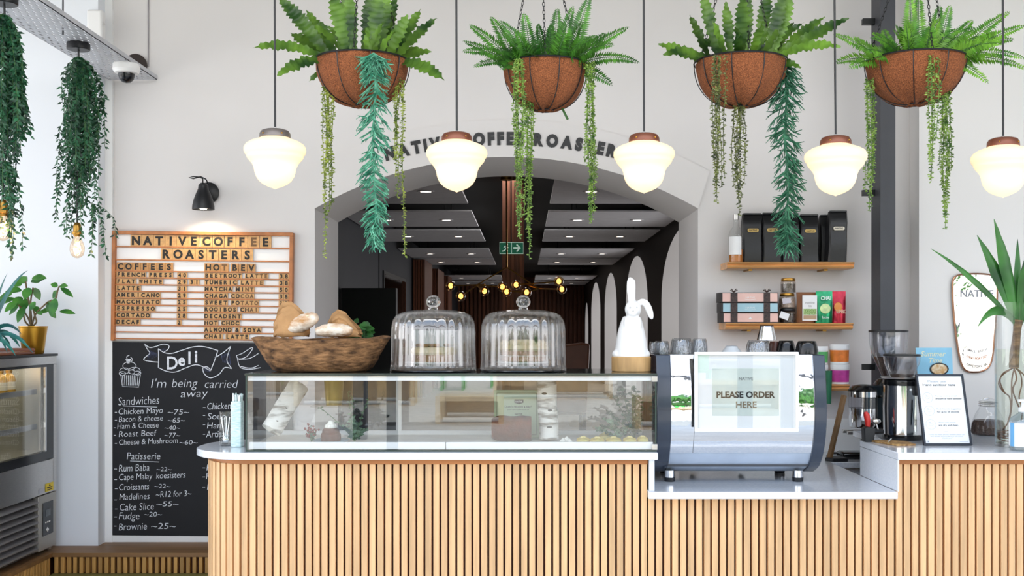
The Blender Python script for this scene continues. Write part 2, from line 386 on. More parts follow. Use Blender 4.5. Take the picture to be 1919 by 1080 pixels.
# right wall with pointed-looking round arches, one polygon per bay
aw = [(9.6, 13.3), (14.8, 18.0), (19.8, 22.8), (24.1, 27.4), (28.7, 30.2)]
poly = [(6.75, .3)]; 
for (a, b) in aw:
    zt = 2.6 if a < 28 else 2.2; c = (a+b)/2; hw = (b-a)/2; zs = zt-.75
    poly += [(a, .3)]+[(c-hw*math.cos(t), zs+.75*math.sin(t)) for t in [math.pi*i/16 for i in range(17)]]+[(b, .3)]
poly += [(31.0, .3), (31.0, 2.98), (6.75, 2.98)]
m = M(); m.prism(poly, 1.7, 2.6, 'x')
ny = len(poly); m.mi = [0, 0]+[0 if (i % 19 == 0 or i >= ny-3 or i == 0) else 1 for i in range(ny)]
struct('wall_hall_right', m, [DARKB, WALL], ang=25)
m = M(); m.box(4.4, 4.6, 6.75, 31, .3, 2.98); struct('wall_corridor', m, WALL)
lamp('corridor_window_light', 'AREA', (4.35, 19, 1.7), 900, (.97, .98, 1), (23, 2.2), aim=(0, 19, 1.5))
lamp('hall_lamp', 'AREA', (-.2, 12.5, 2.95), 55, (1, .97, .93), (.25, 6), aim=(-.2, 12.5, 0))
lamp('hall_lamp_far', 'AREA', (-.2, 24, 2.95), 50, (1, .88, .76), (.25, 8), aim=(-.2, 24, 0))
PANEL = pm('ceiling_panel_white', '#cfcfd4', .7, var=.04); GLOW = emat('downlight_glow', '#fff1dd', 9)
PH = 2.7
_rows = ['first', 'second', 'third', 'fourth', 'fifth', 'sixth', 'seventh']
_pan = [(8.4, 10.3), (11.0, 12.63), (13.1, 14.8), (16.2, 18.2), (18.5, 20.3), (24.5, 26.6), (27.4, 29.6)]
for side in (0, 1):
    for i, (a, b) in enumerate(_pan):
        x0, x1 = ((-1.93, -.55), (.24, 1.66))[side]
        t = thing('ceiling_panel', f"suspended pale ceiling panel, {_rows[i]} from the arch in the row nearer the {'charcoal wall' if side == 0 else 'bright side arches'}", 'ceiling panel', ((x0+x1)/2, a, PH), 'suspended ceiling panels in the hall')
        m = M(); m.box(x0, x1, a, b, PH, PH+.018); build('panel', m, PANEL, t, bev=.004)
        m = M()
        for hx_ in (x0+.3, x1-.3):
            for hy in (a+.3, b-.3): m.rod((hx_, hy, PH+.018), (hx_, hy, 2.98), .006, 6)
        build('hanger_frame', m, DARK, t)
        for dx in ((-1.53, -.87) if side == 0 else (.58, 1.24)):
            m = M(); m.lathe([(.0, -.004), (.05, -.004), (.05, 0)], 16, (dx, (a+b)/2, PH)); d = build('downlight', m, GLOW, t)
            m = M(); m.lathe([(.05, -.008), (.075, -.008), (.075, -.001), (.05, -.001)], 20, (dx, (a+b)/2, PH), close=True); build('downlight_rim', m, PANEL, d, local=False)
# timber column with exit sign, partition, chair
m = M(); m.box(-.225, -.01, 10.5, 10.8, .3, 2.98)
x = -.22
while x < -.03: m.box(x, x+.028, 10.48, 10.5, .3, 2.98); x += .042
struct('hall_timber_column', m, WSL)
EXG = pm('exit_sign_green', '#0f5a45', .4, emit='#0f7a58', es=.35); EXW = emat('exit_sign_pale', '#cfeadd', .6)
Ye = 10.3
t = thing('exit_sign', 'green exit sign with running figure and arrow in front of timber column', 'sign', P(958.5, 465, Ye), None)
m = M(); m.box(X(936, Ye), X(981, Ye), Ye, Ye+.04, Z(476, Ye), Z(454, Ye)); build('sign_panel', m, EXG, t)
m = M(); y_ = Ye-.003
def pxr(m, pts, w, Y, y=None, closed=False): m.ribbon([(X(a, Y), Z(b, Y)) for a, b in pts], w*Y/FPX, Y-.002 if y is None else y, closed)
pxr(m, [(936.5, 454.5), (980.5, 454.5), (980.5, 475.5), (936.5, 475.5)], 1, Ye, y_, True); pxr(m, [(958.5, 454), (958.5, 476)], 1, Ye, y_)
pxr(m, [(962, 465), (972, 465)], 3.4, Ye, y_); pxr(m, [(968, 458.5), (975, 465), (968, 471.5)], 2.6, Ye, y_)
pxr(m, [(949.5, 462), (947.5, 467), (951, 470), (949.5, 474)], 2.2, Ye, y_); pxr(m, [(947.5, 467), (945, 470), (941, 471)], 2, Ye, y_); pxr(m, [(944, 465), (946, 461.5), (950, 462), (953, 465)], 1.6, Ye, y_)
m.ribbon([(X(950.5, Ye), Z(459.8, Ye)), (X(950.5, Ye), Z(456.8, Ye))], 3*Ye/FPX, y_); build('sign_graphic', m, EXW, t, smooth=False)
m = M(); m.rod((X(958, Ye), Ye+.02, Z(454, Ye)), (X(958, Ye), Ye+.02, 2.98), .006, 6); build('hanger_rod', m, BLACK, t)
m = M(); m.box(-1.93, X(742, 11.2), 11.2, 11.35, .3, Z(540, 11.2)); tag(build('dark_partition', m, BLACK), 'low black partition standing along the charcoal hall wall', 'partition')
t = thing('wall_mirror', 'dark framed mirror on the charcoal hall wall', 'mirror', (-1.94, 15, 1.9))
m = M(); m.box(-1.948, -1.93, 14.6, 17.3, 1.45, Z(507, 14.6)); build('mirror_frame', m, BLACK, t)
m = M(); m.box(-1.931, -1.926, 14.68, 17.22, 1.5, Z(507, 14.6)-.05); build('mirror_glass', m, pm('dark_mirror', '#3a3d42', .05, 1), t)
for i, (y0, w) in enumerate([(18.4, 1.5), (21.2, 1.6), (24, 1.2)]):
    t = thing('timber_panel', ['walnut slatted panel on the hall wall beside the last ceiling panels, nearest the arch', 'walnut slatted hall panel between the other two walnut panels', 'walnut slatted hall panel nearest the slatted far wall'][i], 'wall panel', (-1.9, y0, .3), 'walnut panels on the hall wall')
    m = M(); q = 0
    while q < .2: m.box(-1.93+q, -1.93+q+.032, y0, y0+w, .3, 2.68); q += .042
    build('slat', m, WSL, t)
LEATH = pm('brown_leather', '#6b3d27', .45, var=.12, scale=6)
t = thing('leather_armchair', 'high backed brown leather chair in the hall behind the second dome', 'chair', (.48, 9.5, .3))
Yc = 9.5
m = M(); m.prism([(.22, .75), (.24, 1.34), (.5, 1.37), (.575, 1.36), (.545, .75)], Yc-.08, Yc+.06, 'y'); build('backrest', m, LEATH, t, bev=.02)
m = M(); m.box(.22, .545, Yc+.06, Yc+.6, .72, .84); build('seat', m, LEATH, t, bev=.02)
for sx in (.24, .51):
    for sy in (Yc, Yc+.56):
        m = M(); m.box(sx, sx+.03, sy, sy+.03, .3, .74); build('leg', m, BLACK, t)
# chandelier
Yc = 9.0
t = thing('branching_chandelier', 'brass branching chandelier with globe bulbs hanging in the dark hall', 'chandelier', P(949, 340, Yc))
m = M(); m.rod((X(949, Yc), Yc, 2.98), P(950, 501, Yc), .007, 8).lathe([(.05, -.0), (.05, .03), (0, .03)], 16, P(949, 338, Yc)); build('rod', m, BRASS, t)
def dP(px, py, d): q = P(px, py, Yc); q.y += d; return q
arms = [[(950, 501, 0), (893, 535, 0)], [(950, 501, 0), (1010, 541, 0)], [(843, 535, .1), (909, 534, -.05)], [(865, 556, -.1), (893, 535, 0), (941, 537, .1)], [(967, 533, .1), (1048, 528, -.05)], [(985, 533, .05), (1010, 541, 0), (1054, 541, .15)], [(907, 545, .1), (893, 535, 0)], [(949, 545, .1), (987, 548, .0), (1010, 541, 0)]]
for a in arms:
    m = M(); m.tube([dP(*q) for q in a], .006, 6); build('arm', m, BRASS, t)
BULBW = emat('warm_bulb_glow', '#ffc67c', 7)
AMB = glass('amber_globe', '#f5dcb4', .08)
for q in [(843, 535, .1), (865, 556, -.1), (907, 545, .1), (941, 537, .1), (967, 533, .1), (949, 546, .1), (987, 548, 0), (1047, 528, -.05), (1054, 541, .15)]:
    m = M(); m.ell(dP(*q), (.043, .043, .043), 14, 10); g = build('globe_bulb', m, AMB, t); m = M(); m.ell(dP(*q), (.02, .02, .024), 10, 8); build('filament', m, BULBW, g)
# ---------------------------------------------------------------- counter
Yf = 4.36
def offset_arc(x0, y0, r, n=14): return [(x0+r-r*math.cos(t), y0+r-r*math.sin(t)) for t in [math.pi/2*i/n for i in range(n+1)]]
XA, XB, XC, XD = -1.41, .543, 1.524, 3.4       # stone left end, step down, step up, end
PB, PC = .505, 1.518
c = thing('counter_cabinet', 'tall oak slatted counter section with rounded end under the glass case', 'counter', (-.4, 4.6, 0), 'oak slatted counter sections')
body = [(XA+.085, 4.9)]+offset_arc(XA+.085, 4.43, .22)+[(PB, 4.43), (PB, 4.9)]
m = M(); m.prism(body, 0, .955, 'z'); build('cabinet_core', m, OAKD, c)
rail = [(XA+.06, 4.9)]+offset_arc(XA+.06, 4.40, .245)+[(PB, 4.40), (PB, 4.9)]
m = M(); m.prism(rail, .938, .958, 'z'); build('top_rail', m, OAKR, c)
def slat(m, x, y, ang, z0, z1, w=.0244, d=.026):
    rot = Matrix.Rotation(ang, 3, 'Z'); m.obox((x, y, (z0+z1)/2), w, d, z1-z0, rot)
m = M(); x0_, x1_ = XA+.285, PB-.0135; nn = round((x1_-x0_)/.0333)
for i in range(nn+1): slat(m, lerp(x0_, x1_, i/nn), 4.417, 0, 0, .938)
r0 = .232; cx0, cy0 = XA+.305, 4.65; n = 11
for i in range(1, n+1):
    t = math.pi/2*i/n*1.0; slat(m, cx0-.02-r0*math.sin(t)+.0, cy0-r0*math.cos(t), -t, 0, .938)
for k in range(1, 7): slat(m, cx0-.02-r0, cy0+.0333*k, -math.pi/2, 0, .938)
build('slat', m, OAK, c, bev=.0012)
c = thing('counter_cabinet', 'low oak slatted counter section below the coffee machine', 'counter', (1, 4.6, 0), 'oak slatted counter sections')
m = M(); m.box(PB+.005, PC-.005, 4.43, 5.0, 0, .795); build('cabinet_core', m, OAKD, c)
m = M(); x0_, x1_ = PB+.016, PC-.008; nn = round((x1_-x0_)/.0333)
for i in range(nn+1): slat(m, lerp(x0_, x1_, i/nn), 4.417, 0, 0, .797)
build('slat', m, OAK, c, bev=.0012)
c = thing('counter_cabinet', 'oak slatted counter section below the hand sanitizer sign', 'counter', (2.4, 4.6, 0), 'oak slatted counter sections')
m = M(); m.prism([(PC+.022, 4.43), (XD, 4.43), (XD, 5.28), (1.66, 5.28), (1.66, 4.84), (PC+.022, 4.84)], 0, .955, 'z'); build('cabinet_core', m, OAKD, c)
m = M(); m.box(PC+.022, XD, 4.40, 4.43, .938, .958); build('top_rail', m, OAKR, c)
m = M(); x = PC+.0262
while x < XD: slat(m, x, 4.417, 0, 0, .938); x += .0333
build('slat', m, OAK, c, bev=.0012)
# worktops
t = thing('stone_worktop', 'white quartz worktop with rounded end under the glass case', 'worktop', (-.4, 4.6, .96))
m = M(); m.prism([(XA, 4.66)]+offset_arc(XA, Yf, .3)[0:0]+[(XA+.26-.26*math.cos(a), Yf+.26-.26*math.sin(a)) for a in [math.pi/2*i/14 for i in range(15)]]+[(XB, Yf), (XB, 4.93), (XA+.26, 4.93)]+[(XA+.26-.26*math.sin(a), 4.67+.26*math.cos(a)) for a in [math.pi/2*i/10 for i in range(1, 10)]], .96, .99, 'z')
build('slab', m, QUARTZ, t, bev=.003)
m = M(); m.box(PB+.004, XB-.012, Yf+.02, 4.92, .831, .959); build('end_panel', m, QUARTZ, t)
t = thing('stone_worktop', 'low white quartz worktop carrying the coffee machine', 'worktop', (1, 4.7, .8))
m = M(); m.prism([(PB, Yf), (XC, Yf), (XC, 5.32), (2.3, 5.32), (2.3, 5.78), (1.15, 5.78), (1.15, 5.06), (PB, 5.06)], .80, .83, 'z'); build('slab', m, QUARTZ, t, bev=.003)
m = M(); m.box(1.15, 2.3, 5.785, 5.80, .80, 1.008); build('splashback', m, WHITE, t)
m = M(); m.box(1.17, 2.28, 5.35, 5.75, .0, .80); build('cabinet_base', m, WHITE, t)
t = thing('stone_worktop', 'white quartz worktop under the hand sanitizer sign and glass vase', 'worktop', (2.4, 4.7, .96))
m = M(); m.prism([(XC-.0, Yf), (XD, Yf), (XD, 5.31), (1.63, 5.31), (1.63, 4.86), (XC-.0, 4.86)], .96, .99, 'z'); build('slab', m, QUARTZ, t, bev=.003)
m = M(); m.box(XC+.0, XC+.006, Yf+.005, 4.855, .831, .9595); build('end_panel', m, QUARTZ, t)
# ---------------------------------------------------------------- arch sign
t = thing('arch_sign', 'thin white arched panel with black lettering above the opening', 'sign', (ACX, 5.99, 2.5))
OCZ, OR_ = Z(1018, YW), 793*YW/FPX; oh = math.asin(380/793)
outer = arc2(ACX, OCZ, OR_, math.pi/2-oh, math.pi/2+oh, 60)
m = M(); no = len(outer); ni = len(inner)
ring = outer+[inner[-1-i] for i in range(ni)]
m.prism(ring, 5.985, 6.0, 'y'); build('panel', m, WALL, t, ang=25)
word = 'NATIVE COFFEE ROASTERS'; LR = 852*YW/FPX; LCZ = Z(1123, YW); LX = X(948, YW)
sz = .090; ws = [glyph(ch, .07)[2]*sz if ch != ' ' else .03 for ch in word]; gap = .0165
tot = sum(ws)+gap*(len(word)-1); target = 452*YW/FPX; kx = target/tot
pos = -target/2-.002
for ch, w_ in zip(word, ws):
    w_ *= kx
    if ch != ' ':
        a = (pos+w_/2)/LR; m = M()
        gv, gf, gw = glyph(ch, .07); nv = len(gv); pts = []
        for yy in (5.978, 5.985):
            for (u, q) in gv:
                u = (u-gw/2)*sz*kx; q = q*sz
                pts.append((LX+(LR+q)*math.sin(a)+u*math.cos(a), yy, LCZ+(LR+q)*math.cos(a)-u*math.sin(a)))
        ed = {}
        for f in gf:
            for i in range(len(f)): ed[(f[i], f[(i+1) % len(f)])] = 1
        m.add(pts, [tuple(f) for f in gf]+[tuple(nv+i for i in reversed(f)) for f in gf]+[(a_, b_, nv+b_, nv+a_) for (a_, b_) in ed if (b_, a_) not in ed])
        build('letter', m, BLACK, t, smooth=False)
    pos += w_+gap*kx
# ---------------------------------------------------------------- cable tray, camera, router, duct
ty0, ty1, tz = 3.2, 5.975, Z(150, 5.975)
tx0, tx1 = X(205, 5.975), X(295, 5.975)
t = thing('cable_tray', 'grey perforated cable tray running out overhead from the wall', 'cable tray', (tx0, ty1, tz))
m = M(); nx, pit = 9, .052
cw = (tx1-tx0)/nx; y = ty0; row = 0
def grid_plate(m, tx0, tx1, ty0, ty1, z, th):
    # plate with real slots: strips between holes
    nrow = int((ty1-ty0)/pit); 
    for r in range(nrow):
        y = ty0+r*pit
        m.box(tx0, tx1, y, y+pit*.42, z, z+th)
        o = 0 if r % 2 else .5
        x = tx0+(o-1)*cw
        while x < tx1:
            a, b = x+cw*.35, x+cw
            a2, b2 = max(a, tx0), min(b, tx1)
            if b2 > a2+.002: m.box(a2, b2, y+pit*.42, y+pit, z, z+th)
            x += cw
    m.box(tx0, tx1, ty0+nrow*pit, ty1, z, z+th)
grid_plate(m, tx0, tx1, ty0, ty1, tz, .003)
build('perforated_grate', m, GREYM, t, smooth=False)
m = M(); m.box(tx1-.003, tx1, ty0, ty1, tz, tz+.022).box(tx1-.022, tx1, ty0, ty1, tz+.022, tz+.025).box(tx0, tx0+.003, ty0, ty1, tz, tz+.022).box(tx0, tx0+.022, ty0, ty1, tz+.022, tz+.025)
build('edge_rim', m, GREYM, t)
for (px, py) in ((118, 30),):
    Yh = 4.98; m = M(); m.rod((X(px, Yh), Yh, tz-.02), (X(px, Yh), Yh, 3.598), .004, 6); build('threaded_rod', m, STEELD, t)
Yk = 5.62; t = thing('dome_camera', 'white dome security camera fixed under the grey cable tray', 'security camera', (X(237, Yk), Yk, tz))
z0 = tz; cx = X(237, Yk)
m = M(); m.lathe([(0, -.0005), (.068, -.0005), (.07, -.03), (.06, -.046), (.045, -.05), (0, -.05)], 32, (cx, Yk, z0)); build('housing', m, WHITE, t)
m = M(); m.lathe([(.042, -.048), (.042, -.06), (.036, -.08), (.022, -.094), (0, -.099)], 28, (cx, Yk, z0)); build('dome_lens', m, BLACKG, t)
Yk = 5.88; t = thing('wireless_router', 'white wall mounted wireless box above the cable tray', 'router', P(188, 50, Yk))
m = M(); m.box(X(170, Yk), X(199, Yk), Yk-.06, Yk-.001, Z(80, Yk), Z(23, Yk)); build('case', m, WHITE, t, bev=.012)
m = M(); m.lathe([(0, 0), (.006, 0), (.006, .003), (0, .003)], 12, (0, 0, 0)); m.xf(Matrix.Translation(P(195, 45, Yk-.062)) @ Matrix.Rotation(math.pi/2, 4, 'X')); build('status_light', m, STEEL, t)
t = thing('duct_hole', 'round dark duct opening in the wall behind the cable tray', 'duct', P(253, 120, 5.99))
m = M(); q = P(254, 124, 5.992); m.lathe([(.0, 0), (.064, 0), (.068, .006), (0, .006)], 32, (0, 0, 0)).xf(Matrix.Translation(q) @ Matrix.Rotation(math.pi/2, 4, 'X')); build('duct_cover', m, pm('dark_brown_duct', '#2a1c17', .6), t)
m = M(); m.rod((X(278, 5.995), 5.995, Z(125, 5.995)), (X(278, 5.995), 5.995, 3.6), .0035, 6); tag(build('wall_cable', m, pm('grey_cable', '#9b979a', .6)), 'thin grey cable running down the wall to the cable tray', 'cable')
# ---------------------------------------------------------------- wall sconce
Ys = 5.86; q = P(381, 365, Ys); t = thing('wall_sconce', 'black wall spotlight shining down on the lettered menu board', 'wall lamp', P(390, 362, 5.99))
m = M(); m.lathe([(0, 0), (.055, 0), (.06, .012), (.03, .03), (0, .03)], 28, (0, 0, 0)).xf(Matrix.Translation(P(392, 362, 5.999)) @ Matrix.Rotation(math.pi/2, 4, 'X')); build('wall_plate', m, BLACK, t)
m = M(); m.tube([P(391, 358, 5.975), P(388, 354, 5.93), P(382, 350, Ys)], .010, 8); build('arm', m, BLACK, t)
SH = [(0, Z(343, Ys)), (.014, Z(343, Ys)), (.026, Z(347, Ys)), (.028, Z(354, Ys)), (.038, Z(362, Ys)), (.052, Z(375, Ys)), (.059, Z(386, Ys)), (.060, Z(393, Ys)), (.056, Z(393, Ys)), (.055, Z(386, Ys)), (.034, Z(364, Ys)), (.0, Z(358, Ys))]
m = M(); m.lathe([(r, z) for r, z in SH], 32, (q.x, Ys, 0)); sh = build('lamp_shade', m, BLACK, t)
m = M(); m.ell((q.x, Ys, Z(385, Ys)), (.03, .03, .025), 16, 10); build('bulb', m, emat('sconce_bulb', '#fff0d8', 14), t)
m = M(); m.tube([P(380, 342, Ys), P(380, 335, Ys-.02), P(374, 332, Ys-.03), P(362, 331, Ys-.03), P(354, 333, Ys-.03), P(362, 335, Ys-.03), P(376, 331, Ys-.02), P(386, 336, Ys), P(391, 346, Ys+.03)], .0035, 6); build('cable', m, BLACK, t)
lamp('sconce_light', 'SPOT', (q.x, Ys, Z(391, Ys)), 28, (1, .85, .62), .03, aim=(q.x+.02, Ys+.07, 1.0), spot_size=2.5, spot_blend=.6)
# ---------------------------------------------------------------- menu letter board
Ym = 5.985
tilt = math.radians(.65)
pivot = P(380, 640, Ym)
RT = Matrix.Translation(pivot) @ Matrix.Rotation(tilt, 4, 'Y') @ Matrix.Translation(-pivot)
mb = thing('menu_board', 'oak framed white slotted menu board of wooden letter tiles', 'menu board', (pivot.x, Ym, pivot.z))
def pb(m, x0, x1, y0, y1, ya, yb): return m.box(X(x0, Ym), X(x1, Ym), ya, yb, Z(y1, Ym), Z(y0, Ym))
def bp_(name, m, mat, par=mb, **k): m.xf(RT); return build(name, m, mat, par, **k)
m = M(); pb(m, 212, 548, 436, 640, Ym-.006, Ym+.012); bp_('backing_board', m, WHITE)
m = M(); pb(m, 211, 549, 435, 441.5, Ym-.03, Ym+.012); pb(m, 211, 217.5, 441.5, 640.5, Ym-.03, Ym+.012); pb(m, 542.5, 549, 441.5, 640.5, Ym-.03, Ym+.012); bp_('frame', m, FRAMEW, bev=.002)
rows = [465, 489.5]+[510.5+12.65*i for i in range(11)]
m = M()
for y in rows: pb(m, 217.5, 542.5, y-1.6, y+.6, Ym-.02, Ym-.005)
bp_('rail_frame', m, FRAMEW)
ORD = ['first', 'second', 'third', 'fourth', 'fifth', 'sixth', 'seventh', 'eighth', 'ninth', 'tenth', 'eleventh', 'twelfth']
LETM = {}
def tile(ch, xc, ybase, w, h, lab, mat=TILEW, ink=INK, th=.006):
    key = (w, h, mat.name)
    c = Vector((X(xc, Ym), Ym-.017, Z(ybase, Ym))); c = RT @ c
    o = thing('letter_tile', lab, 'letter tile', c, 'wooden letter tiles on the menu board'); o.rotation_euler = (0, tilt, 0)
    sw, sh = w*Ym/FPX, h*Ym/FPX
    if key not in LETM:
        m = M(); m.box(-sw/2, sw/2, 0, th, 0, sh); LETM[key] = build('tile_blank', m, mat, o, local=True); LETM[key].name = 'board'
    else:
        b = LETM[key].copy(); COL.objects.link(b); b.parent = o
    k2 = (ch, h, ink.name)
    if k2 not in LETM:
        m = M(); gw = glyph(ch, .045)[2]; fw = min(sw*.84, gw*sh*1.04) if ch != 'I' else sw*.2
        m.text(ch, sh*1.04, 0, -.0012, sh*.13, 'C', fit=fw, off=.045); LETM[k2] = build('letter', m, ink, o, local=True, smooth=False)
    else:
        b = LETM[k2].copy(); COL.objects.link(b); b.parent = o
def tw(word, x0, ybase, w, h, pitch, where, mat=TILEW, ink=INK, start=0, num=False, worn=()):
    n = 0
    for i, ch in enumerate(word):
        if ch == ' ': continue
        k = ORD[n]; n += 1
        lab = (f"wooden number tile {ch}, {k} digit of the {where}" if num else f"wooden letter tile {ch}, {k} letter of {word} {where}")
        tile(ch, x0+i*pitch, ybase, w, h, lab, mat, INKF if (i in worn) else ink)
tw('NATIVE', 255, 463.2, 21, 21, 21.6, 'in the top row of the menu board'); tw('COFFEE', 386.5, 463.2, 21, 21, 22.1, 'in the top row of the menu board', worn=(4,))
tw('ROASTERS', 312, 487.8, 21, 21, 21.6, 'in the second row of the menu board')
tw('COFFEES', 226.5, 508.8, 14.6, 15, 15.1, 'heading the coffee list', TILEF); tw('HOT', 390.5, 508.8, 14.6, 15, 15.1, 'heading the hot drinks list', TILEF, worn=(2,)); tw('BEV', 440, 508.8, 14.6, 15, 15.5, 'heading the hot drinks list', TILEF)
LEFT = [('FRENCH PRESS', '40', ''), ('FLAT WHITE', '29', '31'), ('LATTE', '31', ''), ('AMERICANO', '29', ''), ('MACCHIATO', '25', ''), ('ESPRESSO', '25', ''), ('CORTADO', '28', ''), ('DECAF', '2', '')]
for i, (wd, p1, p2) in enumerate(LEFT):
    yb = rows[2]+12.65*(i+1)-1.8; x = 223.5
    for w_ in wd.split():
        tw(w_, x, yb, 9.0, 9.6, 9.15, f'in the {wd} row'); x += 9.15*len(w_)+5
    tw(p1, 337, yb, 9, 9.6, 9.4, f'price beside {wd}', num=True)
    if p2: tw(p2, 360, yb, 9, 9.6, 9.4, f'second price beside {wd}', num=True)
RIGHT = [('BEETROOT LATTE', '38'), ('TUMERIC LATTE', '38'), ('MATCHA MINT', '50'), ('CHAGA COCOA', '38'), ('SWEET POTATO', '38'), ('ROOIBOS CHAI', ''), ('DECADENT', ''), ('HOT CHOC', ''), ('ALMOND & SOYA', ''), ('CHAI LATTE', '')]
for i, (wd, p1) in enumerate(RIGHT):
    yb = rows[2]+12.65*(i+1)-1.8; x = 388
    for j, w_ in enumerate(wd.split()):
        worn = range(2, 9) if (j == 1 and i < 6) else ()
        if w_ == '&': tile('&', x, yb, 9, 9.6, 'wooden letter tile with ampersand between ALMOND and SOYA'); x += 14; continue
        tw(w_, x, yb, 8.8, 9.6, 8.75, f'in the {wd} row', worn=worn); x += 8.75*len(w_)+5.5
    if p1: tw(p1, 527, yb, 9, 9.6, 9.6, f'price beside {wd}', num=True)
# ---------------------------------------------------------------- chalkboard
Yb = 5.985; cb = thing('chalkboard', 'black chalkboard menu of sandwiches and patisserie below the letter board', 'chalkboard', P(380, 1003, Yb))
m = M(); m.prism([(X(205, Yb), Z(1003, Yb)), (X(211, Yb), Z(641, Yb)), (X(549, Yb), Z(644, Yb)), (X(549, Yb), Z(1006, Yb))], Yb-.008, Yb+.014, 'y'); build('board', m, CHALKB, cb)
yk = Yb-.0095
def ck(m, pts, w=1.3, closed=False): pxr(m, pts, w, Yb, yk, closed)
def ct(m, s, x, y, w, size, rot=0, sh=.12, off=.0): m.text(s, size*Yb/FPX, X(x, Yb), yk, Z(y, Yb), fit=w*Yb/FPX, rot=rot, shear=sh, off=off)
def spl(pts, n=6):
    out = []
    for i in range(len(pts)-1):
        p0, p1, p2, p3 = pts[max(i-1, 0)], pts[i], pts[i+1], pts[min(i+2, len(pts)-1)]
        for k in range(n):
            u = k/n; out.append(tuple(.5*((2*p1[j])+(-p0[j]+p2[j])*u+(2*p0[j]-5*p1[j]+4*p2[j]-p3[j])*u*u+(-p0[j]+3*p1[j]-3*p2[j]+p3[j])*u**3) for j in range(len(p1))))
    return out+[tuple(pts[-1])]
def cz(a, b): return (200+a/4.91, 630+b/4.91)
m = M()
for pts in ([(480, 115), (530, 150), (600, 160), (700, 130), (800, 100), (900, 98), (1027, 133)], [(480, 115), (482, 200), (480, 290)], [(480, 290), (560, 325), (640, 330), (740, 290), (840, 265), (960, 320)], [(1027, 133), (995, 230), (960, 320)],
            [(350, 70), (400, 105), (460, 95), (520, 75), (575, 85), (570, 120), (530, 150)], [(350, 70), (385, 130), (400, 160), (345, 215), (420, 235), (478, 240)], [(1000, 200), (1080, 150), (1145, 95)], [(1145, 95), (1110, 220), (1155, 300)], [(1155, 300), (1090, 290), (1040, 350), (960, 385), (905, 350), (890, 295), (930, 285), (965, 318)]):
    ck(m, spl([cz(*q) for q in pts]), 1.5)
build('banner_drawing', m, CHALK, cb, smooth=False)
m = M()
for (nk, fa, fb2) in ((9, lambda k: (400+k*8, 130+k*3), lambda k: (380+k*11, 225-k*4)), (9, lambda k: (1060+k*9, 175-k*4), lambda k: (1070+k*9, 240+k*3)), (5, lambda k: (500+k*10, 120-k*2), lambda k: (505+k*10, 145)), (5, lambda k: (905+k*9, 300), lambda k: (915+k*9, 330))):
    m = M(); zz = []
    for k in range(nk): zz += [cz(*fa(k)), cz(*fb2(k))]
    ck(m, zz, .9); build('smudge_stain', m, CHALKS, cb, smooth=False)
m = M()   # cupcake
for pts in ([(135, 350), (150, 460), (300, 465), (315, 355)],): ck(m, [cz(*q) for q in pts], 1.4)
for k in range(9): ck(m, [cz(150+k*18, 360), cz(158+k*16, 455)], 1.1)
ck(m, [cz(148, 462), cz(302, 468)], 2)
for (a, b, r) in ((170, 320, 45), (260, 320, 55), (215, 275, 62), (150, 345, 30), (290, 340, 30), (235, 330, 30)):
    ck(m, [(200+(a+r*math.cos(k/14*6.283))/4.91, 630+(b+.6*r*math.sin(k/14*6.283))/4.91) for k in range(14)], 1, True)
ck(m, spl([cz(195, 215), cz(190, 190), cz(215, 175)]), 1.2); ck(m, spl([cz(235, 235), cz(240, 210), cz(225, 195)]), 1.2)
for k in range(5): ck(m, [cz(180+k*3, 215+k*8), cz(228-k*3, 215+k*8)], 1.8)
build('cupcake_drawing', m, CHALK, cb, smooth=False); m = M()
for pts in ([(1195, 180), (1220, 210), (1290, 190), (1345, 120), (1330, 110), (1250, 160), (1195, 180)], [(1205, 200), (1235, 290), (1330, 305), (1420, 290)], [(1220, 215), (1320, 205), (1400, 160)], [(1235, 280), (1330, 295), (1400, 270)]):
    ck(m, spl([cz(*q) for q in pts]), 1.2)
build('cake_drawing', m, CHALK, cb, smooth=False)
_ct = ct
def ct(_, *a, **k):
    m = M(); _ct(m, *a, **k); build('lettering', m, CHALK, cb, smooth=False)
m = M()
ct(m, 'D', 314, 692, 20, 34, sh=0, off=.015); ct(m, 'e', 335, 685, 13, 30, sh=0, off=.03); ct(m, 'l', 354, 682, 4, 32, sh=0, off=.03); ct(m, 'i', 366, 679, 4.5, 32, sh=0, off=.03)
ct(m, "I'm", 284, 727, 27, 25, sh=.2, off=-.014); ct(m, 'being', 323, 726, 46, 24, sh=.2, off=-.014); ct(m, 'carried', 384, 727, 60, 22, sh=.2, off=-.014); ct(m, 'away', 339, 745, 50, 21, .03, .2, off=-.014)
ct(m, 'Sandwiches', 223, 760, 76, 22, .04, .1, off=-.01); ck(m, [(232, 761), (296, 763)], 1); build('underline_marking', m, CHALK, cb, smooth=False); m = M(); ct(m, 'Patisserie', 239, 861, 62, 19, 0, .1, off=-.01); ck(m, [(245, 864), (299, 866)], 1.2)
